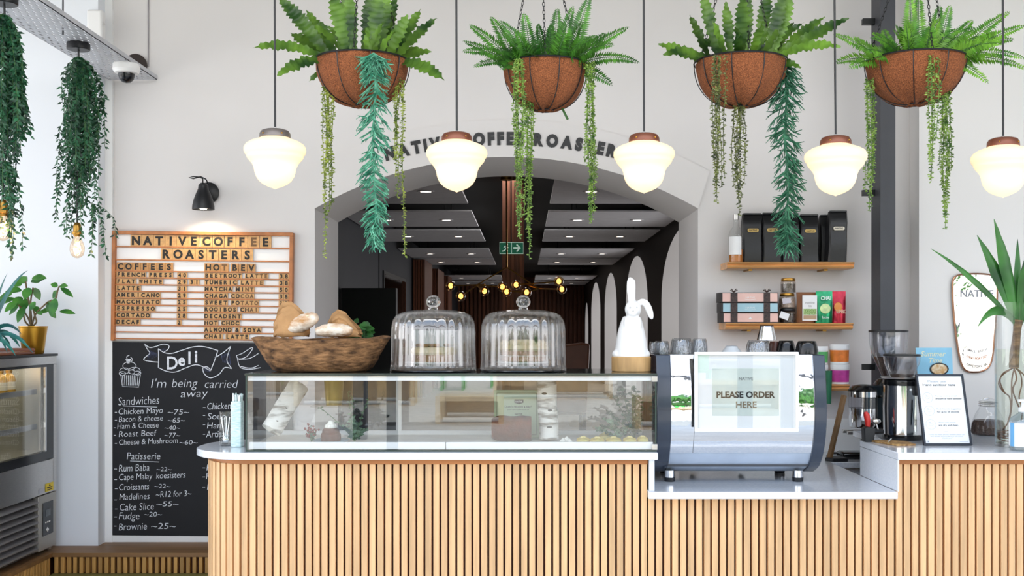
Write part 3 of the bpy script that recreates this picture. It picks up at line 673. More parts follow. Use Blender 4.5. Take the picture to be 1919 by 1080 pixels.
for s_, x, y, w, z in [('-', 216, 776, 4, 14), ('Chicken Mayo', 223, 777, 83, 16), ('~75~', 315, 777, 40, 14), ('-', 216, 791, 4, 14), ('Bacon & cheese', 224, 791, 82, 15), ('~65~', 315, 792, 32, 13), ('-', 214, 805, 4, 14), ('Ham & Cheese', 221, 804, 77, 15), ('~40~', 309, 806, 29, 13), ('-', 214, 819, 4, 14), ('Roast Beef', 224, 819, 70, 16), ('~77~', 309, 820, 29, 13), ('-', 216, 834, 4, 14), ('Cheese & Mushroom', 224, 834, 110, 15), ('~60~', 337, 833, 34, 12),
    ('-', 215, 882, 5, 14), ('Rum Baba', 224, 884, 57, 19), ('~22~', 294, 883, 28, 11), ('-', 215, 902, 5, 14), ('Cape Malay', 224, 900, 62, 17), ('koesisters', 294, 897, 54, 17), ('-', 216, 919, 5, 14), ('Croissants', 224, 919, 56, 17), ('~22~', 290, 915, 30, 12), ('-', 215, 940, 5, 14), ('Madelines', 225, 937, 56, 17), ('~R12 for 3~', 293, 932, 66, 16), ('-', 216, 957, 5, 14), ('Cake Slice', 225, 957, 64, 19), ('~55~', 294, 949, 41, 14), ('-', 215, 972, 5, 14), ('Fudge', 224, 973, 38, 19), ('~20~', 271, 968, 33, 13), ('-', 214, 989, 5, 14), ('Brownie', 224, 994, 52, 19), ('~25~', 284, 991, 46, 16),
    ('-', 381, 767, 5, 14), ('Chicken', 389, 768, 44, 18), ('-', 381, 782, 4, 14), ('Soup', 390, 786, 34, 17), ('-', 381, 799, 4, 14), ('Ham', 389, 803, 30, 17), ('-', 381, 817, 4, 14), ('Artisan', 387, 820, 42, 18), ('-', 382, 861, 5, 14), ('Quiche', 390, 864, 40, 17), ('-', 380, 880, 5, 14), ('Ham', 388, 882, 30, 17), ('-', 380, 897, 5, 14), ('Keto', 387, 898, 34, 17), ('-', 380, 916, 5, 14), ('Pie', 389, 918, 22, 17)]:
    ct(m, s_, x, y, w, z, .035 if len(s_) > 6 else 0, .12, -.008)
build('underline_marking', m, CHALK, cb, smooth=False)
# ---------------------------------------------------------------- plants helpers
def bez(a, b, c, n): return [a*((1-i/n)**2)+b*(2*(1-i/n)*i/n)+c*((i/n)**2) for i in range(n+1)]
def frond_pts(base, tip, arch, n):
    mid = (base+tip)/2+Vector((0, 0, arch)); return bez(base, mid, tip, n)
def frame_at(pts, i, nrm):
    t = (pts[min(i+1, len(pts)-1)]-pts[max(i-1, 0)]).normalized(); s = t.cross(nrm)
    if s.length < 1e-4: s = t.orthogonal()
    s.normalize(); return t, s, s.cross(t).normalized()
def fern(m, st, base, tip, arch, w, nrm):
    L = (tip-base).length; n = max(14, int(L/.0086)); pts = frond_pts(base, tip, arch, n)
    st.tube(pts[::2]+[pts[-1]], [.0028*(1-.8*i/(len(pts[::2]))) for i in range(len(pts[::2])+1)], 4)
    for i in range(1, n+1):
        u = i/n; t, s, q = frame_at(pts, i, nrm)
        ln = w*min(1, .35+u/.22)*(1-u)**.62+.004
        for sg in (1, -1):
            d = (s*sg+t*.32+q*U(-.22, .05)).normalized(); p = pts[i]+t*U(-.001, .001); hw = min(.0056, ln*.3)
            e = p+d*ln*U(.9, 1.05); mid = p+d*ln*.45
            m.add([p, mid+t*hw, e, mid-t*hw*.9], [(0, 1, 2, 3)])
def serrate(m, base, tip, arch, w, nrm, wave=.004, ph=0):
    L = (tip-base).length; n = max(21, int(L/.0075)); pts = frond_pts(base, tip, arch, n); v = []; f = []
    for i in range(n+1):
        u = i/n; t, s, q = frame_at(pts, i, nrm)
        ww = w*min(1, .42+u*1.1)*(1-max(0, (u-.62)/.38)**2.0)*(.74+.38*(1-(i % 3)/2.0)) if i < n else .0005
        dz = q*wave*math.sin(i*.8+ph)
        sk = .0025*(2-(i % 3)); v += [pts[i]+s*ww+dz+t*sk, pts[i]-q*ww*.3, pts[i]-s*ww-dz+t*sk]
    for i in range(n):
        a, b = 3*i, 3*i+3; f += [(a, a+1, b+1, b), (a+1, a+2, b+2, b+1)]
    m.add(v, f)
def beads(m, px, y0, y1, Yd, spread=4, step=5.2, size=.0135, sway=2.5):
    # one hanging bead-leaf strand, top and bottom given where the strand hangs
    n = max(3, int((y1-y0)/step)); k = Yd/FPX; ph = R()*6; pts = []
    for i in range(n+1):
        u = i/n; pts.append(Vector((X(px, Yd)+sway*k*math.sin(ph+u*5), Yd+.004*math.sin(ph*2+u*7), Z(lerp(y0, y1, u), Yd))))
    m.tube(pts, .0012, 4)
    for i, p in enumerate(pts):
        for j in range(2):
            a = R()*6.283; d = Vector((math.cos(a), math.sin(a), U(-.9, .3))); d.normalize(); l = size*U(.7, 1.2)
            q = d.orthogonal().normalized()*l*.34; m.octa(p+Vector((0, 0, U(-.005, .005))), d*l, q, d.cross(q).normalized()*l*.26)
def teal(m, pxs, Yd, dens=2.0, wid=30):
    # rhipsalis-like trailing stems: pxs list of (px,py)
    path = [P(a, b, Yd) for a, b in pxs]; path = [Vector(q) for q in spl([tuple(p) for p in path], 5)]
    m.tube(path, .004, 5); k = Yd/FPX; n = len(path)
    L = sum((path[i+1]-path[i]).length for i in range(n-1)); cnt = int(L/.0095*dens)
    for c in range(cnt):
        u = c/cnt*(n-1.01); i = int(u); p = path[i].lerp(path[i+1], u-i); a = R()*6.283
        out = Vector((math.cos(a), .75*math.sin(a), 0)); ln = wid*k*U(.75, 1.35)*(1-.35*(u/n))
        p1 = p+out*ln*.55+Vector((0, 0, -ln*U(.15, .6))); p2 = p1+out*ln*.45+Vector((0, 0, -ln*U(-.1, .7)))
        m.tube([p, p1, p2], [.0036, .0034, .0014], 4)
        for s in (-1, 1):
            sd = Vector((-out.y, out.x, 0))*s; e = p1+(out*.5+sd*.7)*ln*.5+Vector((0, 0, -ln*U(0, .5))); m.tube([p1, e], [.0032, .0013], 4)
            if R() < .55:
                e2 = e+(out*.4-sd*.3)*ln*.3+Vector((0, 0, -ln*.15)); m.tube([p1.lerp(e, .6), e2], [.002, .001], 4)
FERN = leafmat('fern_leaf', '#1f5518', '#55922f', .35, 10, .45, .15); FERNB = leafmat('bright_fern_leaf', '#35741c', '#7cb23a', .3, 10, .45, .15); SERR = leafmat('serrated_leaf', '#214616', '#6b9432', .2, 9, .4, .15)
STEM = pm('leaf_stem', '#35602a', .6); BEAD = leafmat('bead_leaf', '#55702a', '#aebd52', .5, 30); BEADG = leafmat('green_bead_leaf', '#436a28', '#94b552', .45, 30); BEADD = leafmat('dull_bead_leaf', '#3a4526', '#858f4c', .5, 30)
TEAL = leafmat('teal_trailing_leaf', '#37876b', '#7cc5a6', .35, 30); TEALD = leafmat('green_trailing_leaf', '#2b644a', '#569575', .35, 30); WILLOW = leafmat('willow_leaf', '#0f3322', '#2c6240', .5, 20, .45, .1)
YB = 4.55
def basket(px, ytop, rpx, bot, label, kind, tips, small=(), chains=(), tx=0, seed=1, wire_n=9):
    random.seed(seed); Y = YB; r = rpx*Y/FPX; zc = Z(ytop+22, Y); zb = Z(bot, Y); h = zc-zb; cx = X(px, Y); c = Vector((cx, Y, zc))
    t = thing('hanging_basket', label, 'hanging basket', c, 'coir hanging baskets over the counter')
    prof = []
    for i in range(15):
        a = math.pi/2*i/14; prof.append((r*math.cos(a)**.8 if i < 14 else 0, -h*math.sin(a)**1.0))
    prof = [(r*.93, -.012), (r*.97, .002), (r*1.0, .004)]+prof
    def jit(p, th, rr, z):
        k = 1+.02*math.sin(5*th+seed)+.012*math.sin(11*th+z*40); return [cx+(p[0]-cx)*k, Y+(p[1]-Y)*k, p[2]+.006*math.sin(7*th+seed)*(1 if z < -.02 else .6)]
    m = M(); m.lathe(prof, 56, tuple(c), jit=jit); bo = build('coir_bowl', m, COIR, t)
    m = M(); m.lathe([(r*.95, -.02), (.0, -.015)], 40, tuple(c)); build('soil', m, pm('dark_soil', '#2b2018', .95), t)
    m = M()
    for i in range(wire_n*2):
        a = 2*math.pi*(i+.4)/(wire_n*2)
        if i % 2 == 0 or True:
            pts = []
            for j in range(11):
                b = math.pi/2*j/10*.93; rr = r*1.02*math.cos(b)**.8+.002; pts.append((cx+rr*math.cos(a), Y+rr*math.sin(a), zc-h*1.015*math.sin(b)))
            if i % 2 == 0: m.tube(pts, .0022, 5)
    m.tube([(cx+r*1.03*math.cos(k/40*6.2832), Y+r*1.03*math.sin(k/40*6.2832), zc+.002) for k in range(41)], .0036, 6)
    m.tube([(cx+.035*math.cos(k/20*6.2832), Y+.035*math.sin(k/20*6.2832), zb-.001) for k in range(21)], .0026, 5)
    build('wire_frame', m, BLACK, t)
    top = Vector((cx+tx, Y, 3.6-.3))
    for i in range(3):
        a = 2*math.pi*i/3+.5; p0 = Vector((cx+r*1.02*math.cos(a), Y+r*1.02*math.sin(a), zc)); m = M(); d = top-p0; L = d.length; q = d.to_track_quat('Z', 'Y').to_matrix(); n = int(min(L, 1.2)/.019)
        for k in range(n):
            o = p0+d.normalized()*(k+.5)*.019; rt = q @ Matrix.Rotation(math.pi/2*(k % 2), 3, 'Z')
            m.tube([o+rt @ Vector((.0048*math.cos(w), 0, .0125*math.sin(w))) for w in [6.2832*e/8 for e in range(9)]], .0016, 4, cap=False)
        if L > 1.2: m.rod(p0+d.normalized()*1.19, top, .002, 5)
        build('chain', m, BLACK, t)
    m = M(); m.tube([top, (top.x, Y, 3.6)], .004, 6); build('hook', m, BLACK, t)
    lf = M(); st = M()
    for (a, b, *rest) in tips:
        dy = rest[0] if rest else U(-.28, .10); tip = Vector((X(a, Y+dy), Y+dy, Z(b, Y+dy)))
        dirh = Vector((tip.x-cx, tip.y-Y, 0)); dl = dirh.length or 1; base = c+dirh/dl*min(r*.62, dl*.6)+Vector((0, 0, -.015)); L = (tip-base).length
        nrm = Vector((U(-.3, .3)-(tip.x-cx)*.4, -.85, .55)).normalized(); ar = L*(.10 if tip.z > zc+.08 else .24)
        if kind == 's': serrate(lf, base, tip, ar, U(.024, .032)*min(1.1, L/.2), nrm, ph=R()*6)
        else: fern(lf, st, base, tip, ar, U(.054, .068), nrm)
    # fill: shorter leaves standing behind and between
    for i in range(9 if kind == 's' else 20):
        a = U(-.2, math.pi+.2) if i < (6 if kind == 's' else 11) else U(math.pi, 2*math.pi); rr = U(.5, 1.25)*r; tip = c+Vector((rr*1.3*math.cos(a), rr*.8*math.sin(a), U(.06, .17))); base = c+Vector((rr*.3*math.cos(a), rr*.3*math.sin(a), -.01)); nrm = Vector((U(-.4, .4), -.8, .5)).normalized()
        if kind == 's': serrate(lf, base, tip, .04, U(.018, .026), nrm, ph=R()*6)
        else: fern(lf, st, base, tip, .05, U(.035, .05), nrm)
    return t, lf, st, c, r
GB = 'trailing'
# basket over the bread bowl side
t, lf, st, c, r = basket(679, 95, 86, 199, 'coir hanging basket nearest the menu board, with teal trailing plant down its front', 's',
    [(474, 90, -.1), (519, 142, -.2), (519, -8, .05), (545, 62, .1), (575, 20, .1), (622, -14), (645, -22), (653, -18, -.1), (693, -14), (710, -22, -.1), (726, -18), (742, -14, .1), (764, 28, -.1), (788, 17, .1), (818, 34, -.05), (807, 97, .05), (832, 150, -.15), (580, 152, .05), (740, 60, -.2), (690, 50, -.2), (600, 40, -.1)], seed=3)
build('foliage', lf, SERR, t, recalc=False, ang=60)
m = M(); teal(m, [(700, 100), (702, 106)]+[(703, 130), (704, 180), (700, 240), (700, 300), (702, 350), (705, 390), (702, 425), (699, 450)], YB-.215, 3.0, 32); build('trailing_vine', m, TEAL, t)
m = M(); [beads(m, a, 150, b, YB-.05) for a, b in ((607, 480), (611, 400), (615, 395), (619, 385), (624, 330), (609, 340), (621, 300), (614, 300))]; build('trailing_vine', m, BEAD, t)
m = M(); [beads(m, a, 150, b, YB-.06) for a, b in ((741, 330), (744, 370), (742, 300), (756, 478), (754, 300), (746, 250))]; build('trailing_vine', m, BEAD, t)
t, lf, st, c, r = basket(1022, 103, 77, 207, 'coir hanging basket with bushy fern above the arched sign lettering', 'f',
    [(880, 47), (868, 77, .0), (867, 97, -.1), (888, 126, -.15), (920, 31), (940, 60), (982, 25), (965, 55, -.2), (1033, 48), (1045, 16), (1105, -6, -.1), (1075, 12), (1092, 40, -.2), (1178, 51), (1198, 118, -.1), (1147, 160, -.05), (1135, 62, .1), (938, 130, -.2), (985, 100, -.25), (1150, 85, -.2), (1110, 70, -.25), (930, 95, -.2), (1060, 60, -.2), (1010, 70, -.2), (955, 80, -.2)], seed=5, tx=-.02)
build('foliage', lf, FERN, t, recalc=False); build('frond_stem', st, STEM, t)
m = M(); [beads(m, a, 112, b, YB-.2) for a, b in ((964, 270), (967, 300), (971, 445), (976, 440), (980, 350), (973, 400), (969, 420), (978, 300))]; build('trailing_vine', m, BEADG, t)
m = M(); [beads(m, a, 190, b, YB-.06) for a, b in ((985, 400), (988, 430), (993, 450), (991, 483), (997, 380), (990, 350), (994, 330))]; build('trailing_vine', m, BEADG, t)
m = M(); [beads(m, a, 118, b, YB-.1) for a, b in ((1098, 300), (1102, 310), (1106, 410), (1110, 417), (1114, 330), (1104, 400), (1108, 390), (1112, 400))]; build('trailing_vine', m, BEADG, t)
m = M(); m.tube([P(1052, 200, YB), P(1058, 212, YB-.02), P(1064, 224, YB-.02)], .005, 6); build('root_stem', m, STEM, t)
t, lf, st, c, r = basket(1388, 97, 84, 200, 'coir hanging basket with broad serrated leaves above the shelf of black coffee bags', 's',
    [(1235, 83, 0), (1243, 103, -.15), (1293, 29, .05), (1316, -14), (1360, 3, .1), (1392, -8), (1402, -14, .1), (1440, -20), (1470, -14, -.1), (1484, -8), (1487, 41, .1), (1545, 32, .05), (1591, 34, -.1), (1575, 88, -.2), (1500, 127, -.1), (1335, 40, -.2), (1430, 40, -.25), (1380, 50, -.25), (1460, 55, -.2), (1520, 75, -.1)], seed=8)
build('foliage', lf, SERR, t, recalc=False, ang=60)
m = M(); [beads(m, a, 104, b, YB-.2) for a, b in ((1338, 345), (1342, 360), (1346, 378), (1340, 300), (1350, 350), (1344, 330), (1358, 330))]; build('trailing_vine', m, BEADD, t)
m = M(); [beads(m, a, 195, b, YB-.03) for a, b in ((1374, 350), (1378, 340), (1382, 380), (1385, 405), (1388, 370), (1394, 345), (1396, 300), (1380, 330), (1386, 360))]; build('trailing_vine', m, BEADD, t)
m = M(); teal(m, [(1466, 118), (1470, 140), (1474, 180), (1470, 240), (1474, 300), (1478, 350), (1474, 400), (1476, 440), (1479, 462)], YB-.03, 3.0, 34); build('trailing_vine', m, TEALD, t)
t, lf, st, c, r = basket(1715, 94, 89, 196, 'coir hanging basket with bright green ferns in front of the dark steel column', 'f',
    [(1562, 64, -.1), (1566, 118, 0), (1592, 128, -.1), (1600, 70, .0), (1656, 55, .1), (1705, -12, -.15), (1697, 38, -.2), (1722, -14, .1), (1781, 10, 0), (1762, 11, .1), (1892, 22, -.1), (1922, 48, -.15), (1922, 110, -.15), (1928, 132, -.1), (1852, 156, -.15), (1822, 37, .1), (1880, 82, -.2), (1745, 50, -.2), (1640, 110, -.15), (1870, 60, 0), (1900, 75, -.1), (1620, 95, -.15)], seed=11, tx=.02)
build('foliage', lf, FERNB, t, recalc=False); build('frond_stem', st, STEM, t)
m = M(); [beads(m, a, 150, b, YB-.03) for a, b in ((1628, 395), (1632, 385), (1636, 300), (1634, 330), (1637, 340), (1626, 340), (1624, 360))]; build('trailing_vine', m, BEADG, t)
m = M(); [beads(m, a, 104, b, YB-.2) for a, b in ((1742, 335), (1746, 340), (1750, 300), (1744, 300), (1758, 260))]; build('trailing_vine', m, BEADG, t)
m = M(); [beads(m, a, 165, b, YB-.08) for a, b in ((1764, 320), (1768, 400), (1771, 430), (1775, 400), (1779, 330), (1781, 320), (1766, 350), (1773, 380), (1770, 410), (1777, 300))]; build('trailing_vine', m, BEADG, t)
# ---------------------------------------------------------------- pendant lamps
YP = 4.3; kP = YP/FPX
OPAL, n_, l_, b_ = newmat('opal_glass'); b_.inputs['Base Color'].default_value = hx('#fff6e4'); b_.inputs['Roughness'].default_value = .25; b_.inputs['Emission Color'].default_value = hx('#ffefcf'); b_.inputs['Emission Strength'].default_value = .13
_t = n_.new('ShaderNodeBsdfTranslucent'); _t.inputs[0].default_value = hx('#fff0d8'); _m = n_.new('ShaderNodeMixShader'); _m.inputs[0].default_value = .5; l_.new(b_.outputs[0], _m.inputs[1]); l_.new(_t.outputs[0], _m.inputs[2]); l_.new(_m.outputs[0], n_['Material Output'].inputs[0])
PL = [(515.5, 243, 355, 'over the wooden bread bowl'), (856, 249, 360, 'over the first glass dome, beside the sign'), (1207, 251, 363, 'over the white rabbit figure'), (1566, 256, 366, 'beside the steel column, near the coffee bags'), (1880, 259, 369, 'over the yucca in the glass vase')]
for i, (px, y0, y1, lab) in enumerate(PL):
    cx = X(px, YP); zt = Z(y0, YP); zb = Z(y1, YP); H = zt-zb
    t = thing('pendant_lamp', f'white opal glass schoolhouse pendant lamp hanging {lab}', 'pendant lamp', (cx, YP, zb), 'schoolhouse pendant lamps')
    m = M(); m.lathe([(0, 0), (18*kP, 0), (25*kP, -2.5*kP), (28.5*kP, -8*kP), (29*kP, -15.5*kP), (27*kP, -16*kP), (0, -15*kP)], 36, (cx, YP, zt)); cp = build('cap', m, COPPER if i else pm('grey_pewter_cap', '#77706c', .4, .5, var=.1), t)
    m = M()
    for a in (-.9, -2.2): m.ell((cx+29*kP*math.cos(a), YP+29*kP*math.sin(a), zt-10*kP), (.004, .004, .004), 8, 6)
    build('screw', m, BRASS, cp)
    m = M(); m.lathe([(0, 0), (3*kP, 0), (3*kP, 4*kP), (0, 4*kP)], 12, (cx, YP, zt-.001)); build('cord_grip', m, STEEL, cp)
    m = M(); m.rod((cx, YP, zt+3*kP), (cx-.004 if i != 3 else cx-.011, YP, 3.6), 2*kP, 8); build('cord', m, BLACK, t)
    m = M(); pr = [(26.5, 14), (27.5, 16.5), (34, 19), (44, 22.5), (53, 28), (57, 34), (57.5, 40), (55.5, 46), (52.5, 49), (52.5, 51), (50.5, 55), (46, 60), (42, 65), (39, 72), (37.5, 80), (35, 88), (30, 96), (23, 102), (13, 107), (4, 110), (0, 112)]
    m.lathe([(a*kP, -b*kP) for a, b in pr], 48, (cx, YP, zt)); build('glass_shade', m, OPAL, t, ang=80)
    lamp('pendant_bulb', 'POINT', (cx, YP, zt-62*kP), 1.1, (1, .82, .56), .035)
# ---------------------------------------------------------------- hanging bulbs with willow garlands
def garland(label, px, Yd, spans, seed, grp):
    random.seed(seed); m = M(); st = M(); k = Yd/FPX
    for (dx, y0, y1, sp) in spans:
        for c in range(sp):
            a = R()*6.283; rad = U(8, 46)*k; x0 = X(px+dx, Yd); top = Vector((x0, Yd, Z(y0, Yd))); end = Vector((x0+rad*math.cos(a)+U(-6, 6)*k, Yd+rad*.8*math.sin(a), Z(U(lerp(y0, y1, .35), y1), Yd)))
            mid = top+Vector((rad*1.15*math.cos(a), rad*math.sin(a), -(top.z-end.z)*.25)); n = max(6, int((top.z-end.z)/.013)); pts = bez(top, mid, end, n); st.tube(pts[::3]+[pts[-1]], .0012, 3)
            for i in range(1, n+1):
                p = pts[i]
                for s in range(2):
                    b = R()*6.283; d = Vector((math.cos(b), math.sin(b)*.8, U(-1.6, -.2))).normalized(); ln = U(.018, .034); sd = d.cross(Vector((U(-.3, .3), -1, U(-.2, .5)))).normalized()*ln*.19
                    m.add([p, p+d*ln*.45+sd, p+d*ln, p+d*ln*.45-sd], [(0, 1, 2, 3)])
    t = thing('hanging_garland', label, 'artificial plant', (X(px, Yd), Yd, Z(spans[0][1], Yd)), grp)
    build('foliage', m, WILLOW, t, recalc=False); build('stem', st, STEM, t)
def bulb_pendant(label, px, Yd, yc, yb, grp):
    cx = X(px, Yd); zt = tz-.001; zb = Z(yb, Yd); t = thing('bulb_pendant', label, 'pendant lamp', (cx, Yd, zb), grp); k = Yd/FPX
    m = M(); m.lathe([(0, 0), (.052, 0), (.054, -.004), (.054, -.03), (.05, -.033), (0, -.033)], 32, (cx, Yd, zt)); build('canopy', m, BLACK, t)
    m = M(); m.tube([(cx, Yd, zt-.03), (cx+.006, Yd, zt-.25), (cx-.004, Yd, lerp(zt, zb, .6)), (cx-.006, Yd, zb+.11)], .0045, 7); build('cord', m, BLACK, t)
    m = M(); m.lathe([(0, .128), (.012, .128), (.016, .12), (.019, .112), (.019, .085), (.025, .083), (.025, .072), (.019, .07), (.017, .062), (0, .06)], 24, (cx-.006, Yd, zb)); build('socket', m, BRASS, t)
    m = M(); m.lathe([(.0135, .066), (.016, .055), (.028, .032), (.034, .01), (.034, -.008), (.028, -.03), (.012, -.042), (0, -.045)], 28, (cx-.006, Yd, zb)); g = build('glass_bulb', m, AMB2, t, ang=80)
    m = M(); m.tube([(cx-.006+.012*math.cos(w*2.2), Yd+.012*math.sin(w*2.2), zb+.035-.008*w) for w in [i*.35 for i in range(22)]], .0028, 5); build('filament', m, emat('bulb_filament_glow', '#ffb866', 40), g)
    lamp('filament_light', 'POINT', (cx-.006, Yd, zb), 2.2, (1, .72, .42), .02)
AMB2 = glass('clear_bulb_glass', '#fff2e2', .06)
bulb_pendant('bare bulb pendant hanging beside the wall corner, under the nearer garland to the camera dome', 147, 5.2, 78, 467, 'bare bulb pendants on the cable tray')
garland('willow leaf garland wound on the pendant cord beside the wall corner', 147, 5.2, [(0, 105, 330, 58), (3, 200, 395, 26), (8, 300, 470, 13), (24, 380, 505, 5)], 21, 'willow garlands on the bulb cords')
bulb_pendant('bare bulb pendant glowing through the garland at the picture edge', 8, 4.47, 0, 432, 'bare bulb pendants on the cable tray')
garland('willow leaf garland hanging at the picture edge, nearer the viewer', 6, 4.47, [(0, 25, 300, 58), (0, 150, 400, 30), (4, 300, 480, 14)], 23, 'willow garlands on the bulb cords')
# ---------------------------------------------------------------- drinks fridge and what stands on it
random.seed(31)
FX = -2.545; fy0, fy1, fz0, fz1 = 5.02, 5.80, .302, 1.362; FB = -3.2
def zf(py, Y): return Z(py, Y)
t = thing('display_fridge', 'stainless steel glass fronted drinks fridge standing on the wooden step', 'fridge', (FX, 5.2, .3))
m = M(); m.box(FB, FX-.03, fy0, fy0+.03, fz0, fz1-.01).box(FB, FX-.03, fy1-.03, fy1, fz0, fz1-.01).box(FB, FB+.03, fy0, fy1, fz0, fz1-.01).box(FB, FX-.02, fy0, fy1, fz1-.035, fz1-.012).box(FB, FX-.03, fy0, fy1, .76, .84).box(FB, FX-.06, fy0, fy1, fz0, fz0+.04)
build('cabinet_body', m, STEEL, t)
m = M(); m.box(FB, FX+.004, fy0-.004, fy1+.006, fz1-.012, fz1); build('top_cover', m, BLACK, t)
m = M(); m.box(FX-.03, FX, fy0, fy1, 1.305, 1.35).box(FX-.03, FX, fy1-.045, fy1, .62, 1.305).box(FX-.03, FX, fy0, fy1-.045, .62, .797); build('front_frame', m, STEEL, t, bev=.002)
m = M(); m.box(FX-.028, FX+.002, fy1-.13, fy1-.045, .80, 1.305).box(FX-.028, FX+.002, fy0, fy1-.13, .797, .845).box(FX-.028, FX+.002, fy0, fy1-.13, 1.293, 1.305); build('door_frame', m, BLACKG, t)
m = M(); m.box(FX-.015, FX-.009, fy0, fy1-.13, .845, 1.293); build('door_glass', m, GLASSC, t)
m = M(); m.box(FX-.008, FX+.003, fy1-.142, fy1-.13, .845, 1.293); build('door_trim', m, CHROME2, t)
for z in (.97, 1.155):
    m = M(); m.box(FB+.03, FX-.05, fy0+.03, fy1-.14, z, z+.008); s = build('shelf', m, GLASS, t)
    m = M(); m.box(FX-.05, FX-.044, fy0+.03, fy1-.14, z-.006, z+.022); build('price_rail', m, STEEL, s)
m = M(); m.box(FB+.031, FB+.036, fy0+.03, fy1-.03, .84, 1.3); build('inner_liner', m, pm('fridge_liner', '#d8d6b8', .4), t)
m = M(); m.box(FX-.09, FX-.06, fy0+.05, fy1-.15, 1.30, 1.315); build('light_strip', m, emat('fridge_light_strip', '#fff3cf', 8), t); lamp('fridge_light', 'AREA', (-2.85, 5.35, 1.295), 5, (1, .93, .72), (.3, .45), aim=(-2.85, 5.35, 0))
m = M(); n = 8
for i in range(n):
    za = lerp(.335, .615, i/n); zb = lerp(.335, .615, (i+1)/n)-.006; m.prism([(FX-.035, za), (FX+.004, za+.004), (FX+.004, za+.012), (FX-.03, zb)], fy0, 5.575, 'y')
build('louvre_grille', m, pm('grey_louvre', '#8f8d8e', .4, .6), t)
m = M(); m.box(FX-.05, FX-.03, fy0, 5.58, .32, .62); build('grille_backing', m, BLACK, t)
m = M(); m.box(FX-.03, FX+.002, 5.582, 5.79, .325, .615); cpn = build('control_panel', m, pm('grey_control_panel', '#a7a39b', .35, .5), t, bev=.003)
m = M(); m.box(FX+.002, FX+.005, 5.625, 5.745, .40, .575); build('display', m, BLACKG, cpn)
m = M(); m.box(FX+.005, FX+.0065, 5.655, 5.71, .50, .535); build('screen', m, pm('lcd_grey', '#596066', .3), cpn)
m = M(); m.prism([(5.675, .415), (5.69, .428), (5.675, .441), (5.66, .428)], FX+.005, FX+.007, 'x')
for k in range(3): m.box(FX+.005, FX+.0065, 5.65+k*.022, 5.663+k*.022, .465, .472)
build('button', m, WHITE, cpn)
m = M(); m.box(FX+.001, FX+.002, 5.66, 5.755, .628, .672); st_ = build('warning_label', m, pm('warning_yellow', '#e3c81f', .5), t)
m = M(); m.box(FX+.002, FX+.0025, 5.675, 5.74, .645, .651).box(FX+.002, FX+.0025, 5.675, 5.74, .635, .639).prism([(5.70, .655), (5.72, .655), (5.71, .669)], FX+.002, FX+.0025, 'x'); build('label_print', m, INK, st_)
m = M(); m.box(FX+.001, FX+.002, 5.585, 5.65, .63, .655); build('rating_label', m, pm('silver_label', '#b8bac4', .4), t)
JUICE = pm('golden_juice', '#d9a63a', .15, var=.1, coat=.5); JLAB = pm('juice_label', '#efe3c2', .6)
b0 = None
for i, (y, x) in enumerate([(5.50, -2.66), (5.41, -2.66), (5.32, -2.66), (5.46, -2.78), (5.36, -2.78), (5.24, -2.67)]):
    lab = f"bottle of golden juice on the fridge top shelf, {['front row nearest the door hinge frame', 'front row second from the hinge frame', 'front row third from the hinge frame', 'back row nearest the hinge frame', 'back row second from the hinge frame', 'front row fourth from the hinge frame'][i]}"
    if b0 is None:
        b0 = thing('juice_bottle', lab, 'bottle', (x, y, 1.164), 'juice bottles in the fridge')
        m = M(); m.lathe([(0, 0), (.031, 0), (.033, .006), (.033, .07), (.026, .09), (.014, .102), (.014, .108), (0, .108)], 20); build('bottle_body', m, JUICE, b0, local=True)
        m = M(); m.lathe([(.0165, .106), (.0165, .124), (0, .124)], 16); build('cap', m, GOLD, b0, local=True)
        m = M(); m.lathe([(.0335, .02), (.0335, .06)], 20); build('label', m, JLAB, b0, local=True)
    else: dup(b0, (x, y, 1.164), lab)
CANS = [('dark blue', '#1d2f4d'), ('red', '#a03a30'), ('teal', '#2f6a70')]
for i, (y, x) in enumerate([(5.27, -2.66), (5.19, -2.66), (5.12, -2.66)]):
    c = thing('drink_can', f'{CANS[i][0]} drink can standing on the fridge floor', 'can', (x, y, .842), 'drink cans in the fridge')
    m = M(); m.lathe([(0, 0), (.026, 0), (.03, .006), (.03, .1), (.025, .11)], 20); build('can_body', m, pm('can_'+CANS[i][0].replace(' ', '_'), CANS[i][1], .3, .4), c, local=True)
    m = M(); m.lathe([(.025, .109), (.025, .112), (0, .112)], 16); build('lid', m, STEEL, c, local=True)
m = M(); m.box(-3.1, -2.57, 5.05, 5.60, 1.363, 1.378).box(-3.1, -2.57, 5.585, 5.60, 1.378, 1.395); tag(build('wooden_tray', m, pm('reddish_wood', '#7b4a33', .5, var=.2), bev=.003), 'reddish wooden tray lying on top of the drinks fridge', 'tray')
GREENL = leafmat('broad_leaf', '#1f5a2a', '#4f8f35', .22, 12, .35); BLUEL = leafmat('blue_green_blade', '#1d5560', '#2f7a70', .2, 8, .35)
def leaf(m, p, d, n, L, w, droop=.15, seg=6):
    d = Vector(d).normalized(); n = Vector(n); s = d.cross(n).normalized(); n = s.cross(d).normalized(); v = []; f = []
    for i in range(seg+1):
        u = i/seg; ww = w*math.sin(math.pi*min(1, u*.93+.05))**.8*(1 if u < .45 else 1-.25*(u-.45)); c = Vector(p)+d*L*u-Vector((0, 0, 1))*droop*L*u*u
        v += [c+s*ww-n*(-.15*ww), c, c-s*ww+n*.15*ww]
    for i in range(seg): a, b = 3*i, 3*i+3; f += [(a, a+1, b+1, b), (a+1, a+2, b+2, b+1)]
    m.add(v, f)
Yg = 5.68; gx = X(62, Yg)
t = thing('potted_plant', 'leafy green plant in a tapered gold pot on the fridge', 'potted plant', (gx, Yg, 1.3625))
